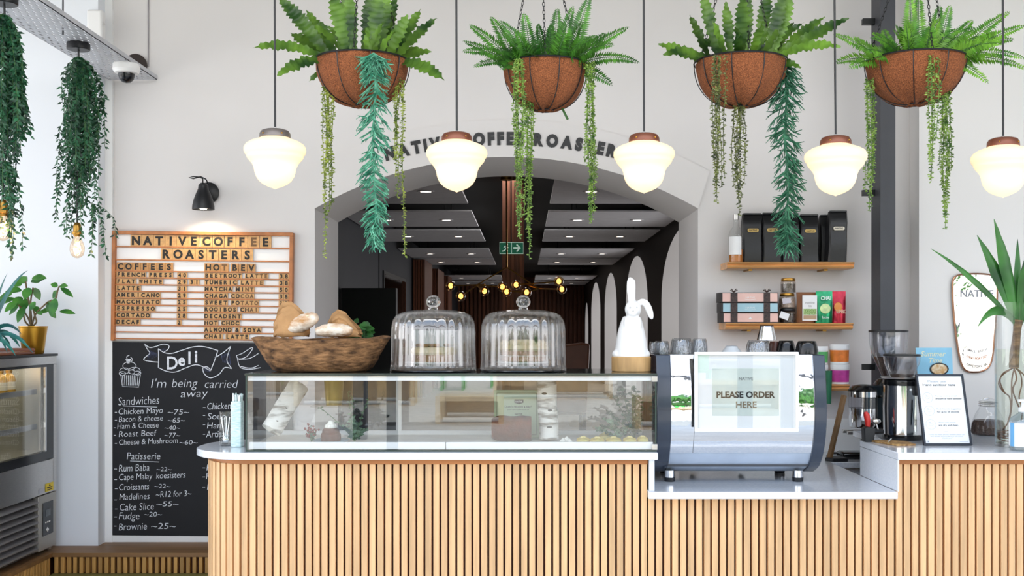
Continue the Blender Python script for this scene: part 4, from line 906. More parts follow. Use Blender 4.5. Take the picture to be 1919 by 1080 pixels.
k = Yg/FPX; m = M(); m.lathe([(0, 0), (17.5*k, 0), (19*k, 2*k), (25*k, 49*k), (26*k, 50*k), (26*k, 52*k), (24.5*k, 52*k), (24*k, 46*k), (0, 46*k)], 40, (gx, Yg, 1.3625)); build('pot', m, GOLD, t)
m = M(); m.lathe([(24*k, 47*k), (0, 48*k)], 24, (gx, Yg, 1.3625)); build('soil', m, pm('potting_soil', '#5d4a3a', .95), t)
m = M(); base = P(59, 614, Yg)
stems = [[(59, 614), (52, 595), (40, 578), (30, 566)], [(59, 614), (58, 585), (52, 555), (48, 528)], [(59, 614), (66, 590), (80, 575), (90, 566)], [(90, 566), (104, 560), (108, 545), (111, 537)], [(59, 614), (56, 590), (58, 560), (62, 540)], [(59, 614), (48, 604), (44, 590), (40, 580)], [(59, 614), (68, 604), (66, 594), (62, 580)]]
for s in stems: m.tube([Vector(q) for q in spl([tuple(P(a, b, Yg+.02*math.sin(a))) for a, b in s], 4)], .0045, 6)
build('stem', m, pm('brown_green_stem', '#6b5a3c', .6), t)
m = M()
for (a, b, dx, dz, L, w) in [(32, 566, -.6, -.5, 22, 9), (28, 560, -1, -.2, 26, 8), (22, 552, -.8, -.1, 22, 9), (40, 545, -1, .15, 26, 8), (48, 530, -.6, .6, 16, 9), (50, 528, .3, .8, 12, 8), (58, 528, 1, .35, 26, 8), (60, 522, 1, .2, 28, 8), (56, 540, -.2, -.6, 18, 10), (64, 540, .4, -.8, 18, 7), (42, 558, -.3, -.3, 20, 9), (50, 560, -.2, -.9, 22, 9), (36, 572, -.8, -.6, 20, 8), (16, 560, -1, -.3, 26, 9), (108, 537, -.6, .4, 12, 6), (112, 537, .9, .2, 16, 6), (114, 540, .9, -.5, 22, 6), (107, 545, -.5, -.6, 14, 6), (104, 560, -.1, -1, 26, 9), (98, 562, -.4, -.7, 20, 8), (92, 582, .4, -.4, 14, 6), (96, 580, -1, -.2, 20, 6), (112, 584, 1, .05, 26, 6), (66, 566, -.3, -.5, 14, 6), (62, 576, .6, -.3, 14, 6), (70, 585, .6, -.1, 14, 5), (46, 575, -.3, -.9, 24, 9), (64, 530, .6, .5, 16, 8), (40, 535, -.7, .35, 16, 8)]:
    leaf(m, P(a, b, Yg+U(-.04, .04)), (dx, U(-.5, .2), dz), (U(-.3, .3), -.8, .6), L*k*1.15, w*k*1.0, .2)
build('foliage', m, GREENL, t, recalc=False, ang=70)
Ya = 5.3
t = thing('spiky_plant', 'blue green plant with long blades on the wooden tray beside the gold pot', 'potted plant', (X(-18, Ya), Ya, 1.379))
m = M(); m.lathe([(0, 0), (.06, 0), (.075, .07), (.07, .07), (0, .06)], 24, (X(-30, Ya), Ya, 1.379)); build('pot', m, pm('dark_clay', '#3a3330', .6), t)
m = M(); b = Vector((X(-24, Ya), Ya, 1.43))
for (a, c_, w) in [(52, 507, 8), (26, 530, 7), (14, 512, 6), (40, 626, 8), (38, 652, 9), (62, 662, 7), (20, 648, 8), (30, 668, 7), (8, 560, 7), (-10, 520, 8), (4, 630, 8), (48, 640, 6), (14, 662, 7)]:
    tip = P(a, c_, Ya+U(-.15, .15)); d = tip-b; pts = frond_pts(b, tip, .05+.1*R(), 10); v = []; f = []
    for i, p in enumerate(pts):
        u = i/10; tt, s, q = frame_at(pts, i, Vector((0, -.8, .6))); ww = w*.0026*(min(1, .6+u))*(1-u)**.7+.0004; v += [p+s*ww+q*ww*.4, p, p-s*ww+q*ww*.4]
    for i in range(10): e, g = 3*i, 3*i+3; f += [(e, e+1, g+1, g), (e+1, e+2, g+2, g+1)]
    m.add(v, f)
build('foliage', m, BLUEL, t, recalc=False, ang=70)
# ---------------------------------------------------------------- glass display case
cx0, cx1, cy0_, cy1_ = X(461, 4.40), .541, 4.395, 4.90
zb0, zt1 = .9905, 1.313
CF = pm('case_white_frame', '#f4f4f3', .3, var=.01)
t = thing('display_case', 'long glass display case with white rails on the rounded worktop', 'display case', ((cx0+cx1)/2, 4.65, zb0))
m = M(); m.box(cx0+.004, cx1-.004, cy0_+.002, cy1_, zb0, zb0+.006); build('base_edge', m, GLASSG, t)
xs = X(835, 4.40)
for a, b in ((cx0+.012, xs-.0015), (xs+.0015, cx1-.012)):
    m = M(); m.box(a, b, cy0_+.012, cy0_+.03, zb0+.008, Z(829, 4.41)); build('bottom_rail', m, CF, t, bev=.001)
m = M(); m.box(cx0+.012, cx1-.012, cy0_+.03, cy1_-.01, zb0+.006, zb0+.022); build('deck_board', m, pm('case_floor', '#e9e4da', .35), t)
m = M(); m.box(cx0+.006, cx1-.006, cy0_+.008, cy0_+.03, Z(714, 4.4), zt1-.012); build('top_rail', m, CF, t, bev=.001)
m = M(); m.box(cx0+.006, cx1-.006, cy1_-.02, cy1_, Z(714, 4.4), zt1-.012).box(cx0+.006, cx1-.006, cy1_-.02, cy1_, zb0+.006, zb0+.04).box(X(748, 4.9)-.012, X(748, 4.9)+.012, cy1_-.018, cy1_-.002, zb0+.04, 1.28); build('rear_door_frame', m, CF, t)
m = M(); m.box(cx0+.03, cx1-.03, cy1_-.012, cy1_-.008, zb0+.04, Z(714, 4.4)); build('rear_glass', m, GLASSC, t)
m = M(); m.box(cx0, xs, cy0_, cy0_+.006, zb0+.006, zt1-.01); build('front_glass', m, GLASSC, t)
m = M(); m.box(xs+.001, cx1, cy0_, cy0_+.006, zb0+.006, zt1-.01); build('front_glass', m, GLASSC, t)
for x in (cx0, cx1-.006):
    m = M(); m.box(x, x+.006, cy0_+.007, cy1_, zb0+.006, zt1-.01); build('side_glass', m, GLASSC, t)
m = M(); m.box(cx0-.0, cx0+.006, cy0_-.002, cy0_+.0, zb0, zt1-.01).box(cx1-.006, cx1, cy0_-.002, cy0_, zb0, zt1-.01).box(cx0-.001, cx0-.0, cy0_, cy0_+.008, zb0, zt1-.01); build('glass_edge_trim', m, GLASSG, t)
m = M(); m.box(cx0-.003, cx1+.003, cy0_-.004, cy1_+.004, zt1-.0095, zt1); build('top_glass', m, pm('green_top_glass', '#333d38', .08, coat=.5), t, bev=.001)
for z in (1.29, 1.01):
    m = M(); m.box(cx1-.02, cx1+.004, cy0_-.006, cy0_+.01, z-.012, z+.012); build('corner_clip', m, STEEL, t, bev=.002)
m = M(); m.box(X(590, 4.8), X(664, 4.8), 4.70, 4.86, 1.150, 1.156); build('glass_shelf', m, GLASS, t)
cf = zb0+.0225       # inner floor
BARK = pm('birch_bark', '#e9e5dc', .8, col2='#8d8478', scale=7, stretch=(1, 1, 5), bump=.3, bscale=30, contrast=(.50, .60))
def log(label, a, b, r, name='birch_log'):
    t = thing(name, label, 'log', a, 'birch logs in the display case'); n = 14; pts = [Vector(a).lerp(Vector(b), i/n)+Vector((.0012*math.sin(i*.6), .0012*math.cos(i*.7), 0)) for i in range(n+1)]
    m = M(); m.tube(pts, [r*(1+.015*math.sin(i*2.1)) for i in range(n+1)], 20); build('bark', m, BARK, t, ang=60)
    m = M(); d = (Vector(b)-Vector(a)).normalized(); m.tube([Vector(b)-d*.004, Vector(b)+d*.0015], r*.9, 18); build('cut_end', m, pm('cut_birch', '#d9b98c', .7), t); 
    m = M()
    for i in (3, 7, 11): m.ell(pts[i]+Vector((r*.3*math.sin(i), -r*.98, 0)), (r*.28, .002, .005), 10, 6)
    build('knot_stain', m, pm('bark_knot', '#3b352f', .8), t)
log('birch log leaning inside the glass case beside the gold pot', P(508, 812, 4.56)+Vector((0, 0, .012)), P(560, 722, 4.66), .045)
log('upright birch log inside the glass case beside the loaf', Vector((X(1029, 4.62), 4.62, cf+.008)), Vector((X(1026, 4.62)-.005, 4.62, 1.272)), .042)
t = thing('metal_pot', 'gold pot on the glass shelf inside the display case', 'pot', Vector((X(626, 4.77), 4.77, 1.1565)))
k = 4.77/FPX; m = M(); m.lathe([(0, 0), (15*k, 0), (18.5*k, 44*k), (19.5*k, 46*k), (17.5*k, 46*k), (0, 40*k)], 32, (X(626, 4.77), 4.77, 1.1565)); build('pot_body', m, pm('olive_gold', '#9a8434', .35, .6), t)
CHOC = pm('chocolate_sponge', '#5b2a17', .7, var=.25, scale=30, bump=.4, bscale=60); CREAM = pm('whipped_cream', '#f3efe4', .5, bump=.2, bscale=25)
Yk = 4.54; cxk = X(620, Yk)
t = thing('cake_plate', 'blue grey plate under the small chocolate cake in the glass case', 'plate', (cxk, Yk, cf))
m = M(); m.lathe([(0, .0), (.05, .0), (.075, .008), (.078, .012), (.05, .006), (0, .006)], 36, (cxk, Yk, cf)); build('dish', m, pm('blue_grey_glaze', '#7da0b4', .25), t)
t = thing('chocolate_cake', 'small chocolate cake with a white cream top in the glass case', 'cake', (cxk, Yk, cf+.0065)); z0 = cf+.0065; k = Yk/FPX
m = M(); m.lathe([(0, 0), (18*k, 0), (19*k, 5*k), (18.5*k, 13*k), (16*k, 16*k), (16*k, 19*k), (13*k, 24*k), (0, 25*k)], 32, (cxk, Yk, z0)); build('sponge', m, CHOC, t)
m = M()
for i in range(7): a = i*.9; m.ell((cxk+.012*math.cos(a), Yk+.012*math.sin(a), z0+27*k), (.014, .014, .013), 12, 8)
m.ell((cxk, Yk, z0+32*k), (.014, .014, .015), 12, 8); build('cream_crown', m, CREAM, t)
def sprig(label, pts, Yd, mat, nb, grp, berry=None, L=.02, w=.005):
    t = thing('leafy_sprig', label, 'sprig', Vector((X(*pts[0][:1], Yd) if False else X(pts[0][0], Yd), Yd, cf)), grp); m = M(); st = M(); be = M()
    for (a, b) in pts[1:]:
        p0 = Vector((X(pts[0][0], Yd), Yd, cf+.001)); p1 = P(a, b, Yd+U(-.04, .05)); q = bez(p0, (p0+p1)/2+Vector((0, 0, .02)), p1, 8); st.tube(q, .0014, 4)
        for i in range(2, 9):
            for j in range(nb):
                c = R()*6.283; d = Vector((math.cos(c), .6*math.sin(c), U(-.3, .9))); 
                if berry and R() < .5: e = q[i]+d*.012; e.z = max(e.z, cf+.006); be.ell(e, (.005, .005, .005), 8, 6)
                else: e = q[i]; leaf(m, e, d, (U(-.4, .4), -.8, .4), L*U(.7, 1.2), w*U(.8, 1.3), .1, 3)
    build('foliage', m, mat, t, recalc=False); build('stem', st, STEM, t)
    if be.v: build('berry', be, berry, t)
RED = pm('red_berry', '#7d2f25', .4); SAGE = leafmat('sage_leaf', '#3c5c45', '#7d9a78', .3, 20); DKG = leafmat('dark_leaf', '#23402c', '#4d7050', .3, 20)
sprig('sprig with red berries beside the small chocolate cake', [(584, 0), (574, 806), (582, 798), (592, 808), (588, 814)], 4.52, DKG, 2, 'leafy sprigs in the case', RED, .014, .004)
sprig('grey green sprig on the other side of the chocolate cake, below the gold pot', [(664, 0), (658, 786), (672, 795), (684, 806), (652, 800)], 4.52, SAGE, 4, 'leafy sprigs in the case')
sprig('tall airy sprig standing between the gold pot and the case middle', [(664, 0), (652, 735), (660, 745), (690, 750), (600, 765)], 4.62, SAGE, 2, 'leafy sprigs in the case', None, .014, .004)
sprig('tall bushy sprig filling the case corner nearest the coffee machine', [(1190, 0), (1150, 745), (1165, 732), (1183, 728), (1192, 735), (1200, 748), (1140, 775), (1130, 800), (1198, 790), (1175, 760), (1200, 770)], 4.68, DKG, 5, 'leafy sprigs in the case', None, .022, .005)
sprig('silvery sprig lying in front of the tall bushy one', [(1160, 0), (1120, 805), (1135, 785), (1180, 800), (1150, 790)], 4.58, SAGE, 4, 'leafy sprigs in the case')
Yl = 4.53; t = thing('loaf_cake', 'brown loaf cake in the glass case in front of the framed green notice', 'cake', Vector((X(960, Yl), Yl, cf)))
lx0, lx1 = X(921, Yl), X(996, Yl); lh = Z(781, Yl)-cf
m = M(); n = 14; v = []; f = []; ns = 18
for i in range(n+1):
    u = i/n; x = lerp(lx0, lx1, u); e = 1-.25*abs(2*u-1)**4 if u < .9 else .93
    for j in range(ns):
        a = 2*math.pi*j/ns; yy = math.cos(a); zz = math.sin(a); sq = max(abs(yy), abs(zz)); r_ = .8+.2/sq if sq else 1
        v.append((x, Yl+.05+.048*yy*r_*.95, cf+lh*.5+lh*.5*e*max(-1, min(1.06, zz*r_))*(1 if zz < 0 else 1+.05*math.sin(u*9))+.0*j))
for i in range(n):
    for j in range(ns): j2 = (j+1) % ns; f.append((i*ns+j, i*ns+j2, (i+1)*ns+j2, (i+1)*ns+j))
f += [tuple(range(ns)), tuple(n*ns+j for j in range(ns))]
for p in range(len(v)): v[p] = (v[p][0], v[p][1], max(v[p][2], cf+.0))
m.add(v, f); build('crust', m, CHOC, t, ang=50)
t = thing('framed_notice', 'pale green notice with a dark badge standing behind the loaf in the case', 'notice', Vector((X(965, 4.72), 4.72, cf)))
Yn = 4.72; m = M(); m.box(X(926, Yn), X(1010, Yn), Yn, Yn+.012, cf, Z(731, Yn)); build('frame', m, pm('notice_green', '#a9bfa0', .4), t, bev=.002)
m = M(); m.box(X(931, Yn), X(1005, Yn), Yn-.001, Yn, cf+.02, Z(737, Yn)); build('sheet', m, pm('notice_sheet', '#bccfb2', .5), t)
m = M(); pxr(m, [(931, 737), (1005, 737), (1005, 815), (931, 815)], .8, Yn, Yn-.0015, True); m.prism([(X(964, Yn), Z(749, Yn)), (X(981, Yn), Z(749, Yn)), (X(981, Yn), Z(755, Yn)), (X(972.5, Yn), Z(758, Yn)), (X(964, Yn), Z(755, Yn))], Yn-.0016, Yn-.001, 'y')
m.text("Didn't receive a slip?", .012, X(971, Yn), Yn-.0016, Z(764, Yn), 'C', fit=50*Yn/FPX, off=.01); m.text('your next coffee is on us', .007, X(971, Yn), Yn-.0016, Z(769, Yn), 'C', fit=40*Yn/FPX); m.text('NATIVE', .01, X(972, Yn), Yn-.0016, Z(778, Yn), 'C', fit=14*Yn/FPX, off=.02)
build('lettering', m, INK, t, smooth=False)
m = M(); m.text('NATIVE', .01, X(972.5, Yn), Yn-.0022, Z(754.5, Yn), 'C', fit=13*Yn/FPX, off=.02); build('badge_lettering', m, WHITE, t, smooth=False)
PAST = pm('pale_pastry', '#d9b865', .6, col2='#c7c070', scale=14, bump=.2)
for i, (px, Yd, w) in enumerate([(1093, 4.5, 13), (1119, 4.48, 14), (1150, 4.49, 15), (1180, 4.50, 13), (1204, 4.52, 11), (1135, 4.65, 13)]):
    t = thing('pastry', f"small golden pastry on the case floor, {['nearest the upright birch log', 'second from the birch log', 'third from the birch log', 'fourth from the birch log', 'nearest the case corner', 'behind the front row of pastries'][i]}", 'pastry', (X(px, Yd), Yd, cf), 'golden pastries in the case'); k = Yd/FPX
    m = M(); m.lathe([(0, 0), (w*k*.8, 0), (w*k, 4*k), (w*k*.96, 8*k), (w*k*.6, 11*k), (0, 12*k)], 24, (X(px, Yd), Yd, cf), jit=lambda p, th, r, z: [p[0], p[1], p[2]+(.002*math.sin(3*th) if z > .004 else 0)]); build('crust', m, PAST, t)
    m = M(); m.lathe([(w*k*.5, 11*k), (w*k*.3, 14*k), (0, 14.5*k)], 16, (X(px, Yd), Yd, cf)); build('glaze', m, pm('custard_glaze', '#e7d48c', .3), t)
for i, (px, Yd) in enumerate([(1055, 4.50), (1062, 4.56), (1067, 4.47)]):
    t = tag(build('meringue', M().lathe([(0, 0), (.016, 0), (.018, .006), (.012, .014), (.005, .021), (0, .025)], 18, (X(px, Yd), Yd, cf)), CREAM), ['small white meringue touching the foot of the birch log', 'small white meringue behind the other two', 'small white meringue nearest the case front'][i], 'meringue', 'meringues in the case')
# ---------------------------------------------------------------- straws and jar at the case end
def open_jar(name, label, cat, c, r, h, mat, grp=None):
    t = thing(name, label, cat, c, grp); m = M(); m.lathe([(0, 0), (r*.9, 0), (r, .006), (r, h), (r-.003, h), (r-.004, .008), (0, .008)], 32, c); build('glass_wall', m, mat, t); return t
Yj = 4.62; cj = Vector((X(423, Yj), Yj, .9905)); t = open_jar('glass_tumbler', 'glass tumbler of spoons on the rounded worktop end', 'tumbler', cj, .027, Z(772, Yj)-.99, GLASS)
for i in range(4):
    a = i*1.6; s = thing('teaspoon', f"metal teaspoon in the glass tumbler, {['leaning to the wall', 'leaning to the paper straws', 'leaning to the chalkboard', 'leaning to the viewer'][i]}", 'spoon', cj+Vector((0, 0, .01)), 'teaspoons in the tumbler'); p0 = cj+Vector((.006*math.cos(a), .006*math.sin(a), .011)); p1 = cj+Vector((.018*math.cos(a), .018*math.sin(a), .125))
    m = M(); m.tube([p0+Vector((0, 0, .02)), p1], .0022, 6); build('handle', m, CHROME2, s); m = M(); m.ell(p0+Vector((0, 0, .016)), (.008, .004, .014), 12, 8); build('spoon_bowl', m, CHROME2, s)
STRAW = pm('mint_white_straw', '#e3efee', .6, col2='#b9d6d2', scale=40, stretch=(1, 1, 4))
Yj = 4.58; cj = Vector((X(446, Yj)-.003, Yj, .9905))
t = thing('straw_bundle', 'paper pack of pale striped straws against the glass case end', 'straws', cj); k = Yj/FPX
m = M(); m.prism([(cj.x-.022, cj.y-.024), (cj.x+.022, cj.y-.024), (cj.x+.024, cj.y+.024), (cj.x-.024, cj.y+.024)], .9905, Z(752, Yj), 'z'); build('paper_sleeve', m, STRAW, t, bev=.004)
random.seed(4)
for i in range(22):
    x = cj.x+U(-.018, .018); y = cj.y+U(-.02, .02); m = M(); h = Z(742, Yj)+U(-.008, .012); m.tube([(x, y, Z(758, Yj)), (x+U(-.004, .004), y, h)], .0031, 8); build('straw', m, STRAW if i % 2 else PAPER, t)
# ---------------------------------------------------------------- wooden bowl with bread
Yo = 4.615; ob = Vector((X(602, Yo), Yo, zt1+.0005)); k = Yo/FPX
ROUGHW = pm('rough_carved_wood', '#35200f', .9, col2='#ad7f54', scale=30, stretch=(.6, .6, 1.5), bump=1.0, bscale=50, detail=12, contrast=(.28, .72))
t = thing('carved_bowl', 'rough carved wooden bowl of bread on top of the glass case', 'bowl', ob)
H = Z(634, Yo)-ob.z
pr = [(0, 0), (82*k, 0), (92*k, 3*k), (104*k, 20*k), (115*k, 40*k), (126*k, H-.006), (128*k, H), (124*k, H+.002), (120*k, H-.006), (108*k, 40*k), (90*k, 14*k), (0, 9*k)]
def bj(p, th, r, z):
    if z <= .0005 and r < 83*k: return p
    q = 1+.022*math.sin(3*th+z*20)+.014*math.sin(7*th-z*31)+.008*math.sin(17*th+z*77); return [ob.x+(p[0]-ob.x)*q, ob.y+(p[1]-ob.y)*q, p[2]+(.006*math.sin(2*th+1)+.004*math.sin(5*th) if z > H*.6 else 0)]
m = M(); m.lathe(pr, 72, tuple(ob), sy=.69, jit=bj); build('bowl_body', m, ROUGHW, t, ang=70)
BREAD = pm('floury_crust', '#bd8c58', .8, col2='#f4e9d8', scale=15, stretch=(1, 1, 2), bump=.6, bscale=40); KRAFT = pm('kraft_paper', '#b98d5d', .75, var=.1, scale=14, bump=.6, bscale=22)
def loaf(label, a, b, r, z_scale=.85):
    a, b = Vector(a), Vector(b); t = thing('bread_loaf', label, 'bread', a, 'crusty loaves in the wooden bowl'); n = 16; m = M(); d = b-a
    pts = [a+d*(i/n)+Vector((0, 0, .006*math.sin(i/n*math.pi))) for i in range(n+1)]
    m.tube(pts, [max(.004, r*math.sin(math.pi*(.06+.88*i/n))**.45*(1+.05*math.sin(i*2.3))) for i in range(n+1)], 20); build('crust', m, BREAD, t, ang=80)
    m = M()
    for q in (.3, .5, .7):
        c = a+d*q+Vector((0, -r*.78, r*.62)); m.tube([c-d.normalized()*r*.28+Vector((0, .004, r*.05)), c, c+d.normalized()*r*.28+Vector((0, -.004, -r*.12))], [.001, .004, .001], 6)
    build('score_mark_crease', m, pm('pale_score', '#ecd9b8', .9), t)
loaf('floury loaf tilted out of the crumpled paper bag', P(541, 622, 4.62), P(594, 594, 4.58), .036)
loaf('round golden loaf lying level in the bowl in front of the open paper bag', P(592, 622, 4.56), P(660, 621, 4.57), .03)
def bag(label, cols, Yd, dep, seedv):
    # crumpled open paper bag: outline columns (x, ytop, ybottom) swept into a hollow sleeve
    random.seed(seedv); t = thing('paper_bag', label, 'paper bag', P(cols[0][0], cols[0][2], Yd), 'brown paper bags in the bowl'); n = len(cols); v = []; f = []; mrow = 7
    ring = [(a, 0) for a in range(n)]+[(a, 1) for a in range(n-1, -1, -1)]
    for j in range(mrow+1):
        for (a, back) in ring:
            x, yt, yb = cols[a]; u = j/mrow; e = 1-abs(2*a/(n-1)-1)**3; yd = Yd+(dep if back else -dep)*e*.5*(1-.25*u)+U(-.004, .004)
            top = yt-(6 if back else -3)*e; v.append(P(x+U(-2.2, 2.2)*(1 if 0 < j else .3), lerp(yb, top, u)+U(-1.8, 1.8), yd+U(-.006, .006)))
    w = len(ring)
    for j in range(mrow):
        for i in range(w): i2 = (i+1) % w; f.append((j*w+i, j*w+i2, (j+1)*w+i2, (j+1)*w+i))
    m = M(); m.add(v, f); build('paper_sleeve', m, KRAFT, t, ang=25, mods=(('SOLIDIFY', {'thickness': .0012}),))
bag('tall crumpled brown paper bag around the tilted loaf', [(514, 606, 632), (520, 585, 632), (530, 574, 632), (545, 570, 632), (558, 578, 630), (570, 588, 630), (580, 600, 630)], 4.64, .10, 5)
bag('open brown paper bag standing behind the level loaf', [(616, 606, 632), (622, 594, 632), (634, 585, 632), (648, 592, 632), (660, 604, 632), (672, 616, 632), (678, 621, 632)], 4.67, .09, 9)
t = thing('potted_herb', 'bushy green herb plant behind the wooden bowl', 'potted plant', Vector((X(672, 4.86), 4.86, zt1+.0005)))
# stands behind the bowl, at the rear edge of the case top
ph = Vector((X(676, 4.872), 4.872, zt1+.0005)); m = M(); m.lathe([(0, 0), (.024, 0), (.03, .07), (.027, .07), (0, .06)], 20, ph); build('pot', m, pm('clay_pot', '#8b5a3c', .7), t)
m = M(); random.seed(12)
for i in range(90):
    a = R()*6.283; e = R(); p = ph+Vector((.055*math.cos(a)*math.sqrt(e)-.012, .04*math.sin(a), .10+U(0, .13)*(1-.5*e))); leaf(m, p, (math.cos(a), -.4, U(-.5, .5)), (U(-.4, .4), -.9, .4), .035, .014, .3, 4)
build('foliage', m, leafmat('herb_leaf', '#16401d', '#3d7a33', .3, 12), t, recalc=False); m = M()
for i in range(6): m.tube([ph+Vector((0, 0, .06)), ph+Vector((U(-.04, .03), U(-.02, .02), .18))], .002, 5)
build('stem', m, STEM, t)
# ---------------------------------------------------------------- cake domes
def dome(px, label, cakef):
    Yd = 4.615; c = Vector((X(px, Yd), Yd, zt1+.0005)); k = Yd/FPX
    t = thing('cake_dome', label, 'cake dome', c, 'fluted glass cake domes'); r = 80*k
    m = M(); m.lathe([(0, 0), (r*1.0, 0), (r*1.01, .003), (r*1.0, .008), (0, .008)], 56, c); build('base_plate', m, BLACKG, t)
    z = lambda py: Z(py, Yd)-c.z
    prof = [(r*1.0, .0085), (r*.985, .03), (r*.975, z(650)), (r*.975, z(622)), (r*.965, z(610)), (r*.93, z(599)), (r*.86, z(591)), (r*.72, z(585.5)), (r*.5, z(582)), (r*.25, z(580.5)), (.018, z(580))]
    m = M(); v0 = prof
    def fl(p, th, rr, zz):
        a = .014*math.cos(26*th)*(1 if zz < z(612) else max(0, (rr/r-.5)*2)); return [c.x+(p[0]-c.x)*(1+a), c.y+(p[1]-c.y)*(1+a), p[2]]
    n = 176; v = []; f = []
    for (rr, zz) in prof:
        for i in range(n): th = 2*math.pi*i/n; v.append(fl([c.x+rr*math.cos(th), c.y+rr*math.sin(th), c.z+zz], th, rr, zz))
    for j in range(len(prof)-1):
        for i in range(n): i2 = (i+1) % n; f.append((j*n+i, j*n+i2, (j+1)*n+i2, (j+1)*n+i))
    m.add(v, f); build('glass_dome', m, DOMEG, t, ang=80, mods=(('SOLIDIFY', {'thickness': .004}),))
    m = M(); m.lathe([(0, z(580)), (.022, z(580)), (.019, z(577)), (.014, z(576))], 24, c).ell((c.x, c.y, c.z+z(566)), (.031, .031, .029), 28, 18); build('knob', m, KNOBG, t, ang=80)
    cakef(c, t)
KNOBG, n_, l_, b_ = newmat('solid_glass_knob'); b_.inputs['Transmission Weight'].default_value = 1; b_.inputs['Roughness'].default_value = .02; b_.inputs['IOR'].default_value = 1.5
def stand(c, label):
    t = thing('cake_stand', label, 'cake stand', c, 'white cake stands under the domes'); m = M(); m.lathe([(0, .0085), (.06, .0085), (.03, .014), (.022, .03), (.115, .034), (.118, .038), (.115, .041), (0, .039)], 40, c); build('stand_plate', m, WHITE, t); return c.z+.0415
SP2 = pm('red_sponge', '#9a6a4a', .8, col2='#d3b29a', scale=18, bump=.3, bscale=40); TOAST = pm('toasted_meringue', '#f6ecd2', .6, col2='#e9cfa0', scale=22)
def cake1(c, t0):
    z = stand(c, 'white cake stand under the dome with the white card'); t = thing('layer_cake', 'meringue topped cake under the dome with the white card', 'cake', (c.x, c.y, z), 'cakes under the domes')
    m = M(); m.lathe([(0, 0), (.092, 0), (.094, .004), (.093, .03), (.09, .034), (0, .034)], 40, (c.x, c.y, z)); build('sponge', m, SP2, t)
    m = M(); m.lathe([(.095, .03), (.1, .04), (.096, .052), (.085, .062), (0, .066)], 40, (c.x, c.y, z), fl=.03, nf=11); build('meringue_topping', m, TOAST, t)
    random.seed(6); m = M()
    for i in range(9): a = R()*6.283; rr = U(.02, .08); m.ell((c.x+rr*math.cos(a), c.y+rr*math.sin(a), z+.07), (.018, .012, .008), 10, 7, Matrix.Rotation(R()*3, 3, 'Z'))
    build('nut', m, pm('roasted_nut', '#a5713c', .6), t)
    q = thing('price_card', 'white card leaning inside the first glass dome, behind its cake top', 'card', (c.x, c.y+.105, z)); Yc2 = c.y+.108
    m = M(); m.box(X(772, Yc2), X(862, Yc2), Yc2, Yc2+.002, z-.0, Z(619, Yc2)); build('card', m, PAPER, q)
def cake2(c, t0):
    z = stand(c, 'white cake stand under the dome beside the white rabbit'); t = thing('layer_cake', 'tall brown layer cake with cream topping under the dome beside the rabbit', 'cake', (c.x, c.y, z), 'cakes under the domes')
    m = M()
    for i in range(2): m.lathe([(0, .002+i*.026), (.092, .002+i*.026), (.095, .006+i*.026), (.095, .02+i*.026), (.092, .024+i*.026), (0, .024+i*.026)], 40, (c.x, c.y, z))
    build('sponge_pattern', m, SP2, t)
    m = M(); m.lathe([(.09, .023), (.096, .026), (.09, .029)], 40, (c.x, c.y, z), close=True); build('cream_filling', m, CREAM, t)
    m = M(); m.lathe([(.098, .046), (.106, .056), (.102, .07), (.088, .078), (0, .076)], 40, (c.x, c.y, z), fl=.04, nf=13); build('cream_topping', m, TOAST, t)
    m = M(); random.seed(8)
    for i in range(12): a = i*.5236; m.lathe([(.016, 0), (.017, .008), (.008, .02), (0, .026)], 10, (c.x+.085*math.cos(a), c.y+.085*math.sin(a), z+.068))
    for i in range(14): a = R()*6.283; rr = U(.0, .06); m.ell((c.x+rr*math.cos(a), c.y+rr*math.sin(a), z+.083), (.016, .012, .013), 10, 7)
    build('piped_cream_ripple', m, TOAST, t)
dome(812, 'fluted glass cake dome with a white card inside, beside the bread bowl', cake1)
dome(980.5, 'fluted glass cake dome over a cream topped cake, beside the white rabbit', cake2)
# ---------------------------------------------------------------- rabbit
Yr = 4.60; c = Vector((X(1183, Yr), Yr, zt1+.0005)); k = Yr/FPX
t = thing('rabbit_statue', 'white rabbit figure with one drooping ear on a round wooden block', 'statue', c)
m = M(); m.lathe([(0, 0), (36*k, 0), (37*k, .003), (37*k, 26*k), (35.5*k, 28*k), (0, 28*k)], 40, c); build('wooden_base', m, pm('pale_wood_block', '#c19a66', .5, var=.15, scale=10, stretch=(3, 3, .6)), t)
def rp(px, py, dy=0): return Vector((X(px, Yr), Yr+dy, Z(py, Yr)))
m = M()
prof = [(671, 33), (664, 33), (655, 31), (640, 28.5), (625, 26), (610, 22), (600, 19), (594, 16.5)]
pts = []
m.tube([rp(1183+(0 if y > 620 else (620-y)*.05), y) for y, r in prof], [r*k for y, r in prof], 28)
m.ell(rp(1156, 664, -.012), (10*k, .032, 9*k), 16, 10); m.ell(rp(1208, 664, -.012), (10*k, .032, 9*k), 16, 10); m.ell(rp(1183, 655, .03), (24*k, .05, 18*k), 16, 10)
m.ell(rp(1186, 580, -.006), (15.5*k, .042, 17*k), 20, 14); m.ell(rp(1184, 586, -.034), (10*k, .024, 9*k), 16, 10)
m.ell(rp(1172, 608, -.03), (5*k, .02, 14*k), 12, 8); m.ell(rp(1196, 608, -.03), (5*k, .02, 14*k), 12, 8)
def ear(ps, ws):
    pp = [rp(a, b, .006) for a, b in ps]; i0 = len(m.v); m.tube(pp, [w*k for w in ws], 16)
    for i in range(i0, len(m.v)): x, y, z = m.v[i]; m.v[i] = (x, Yr+.006+(y-Yr-.006)*.55, z)
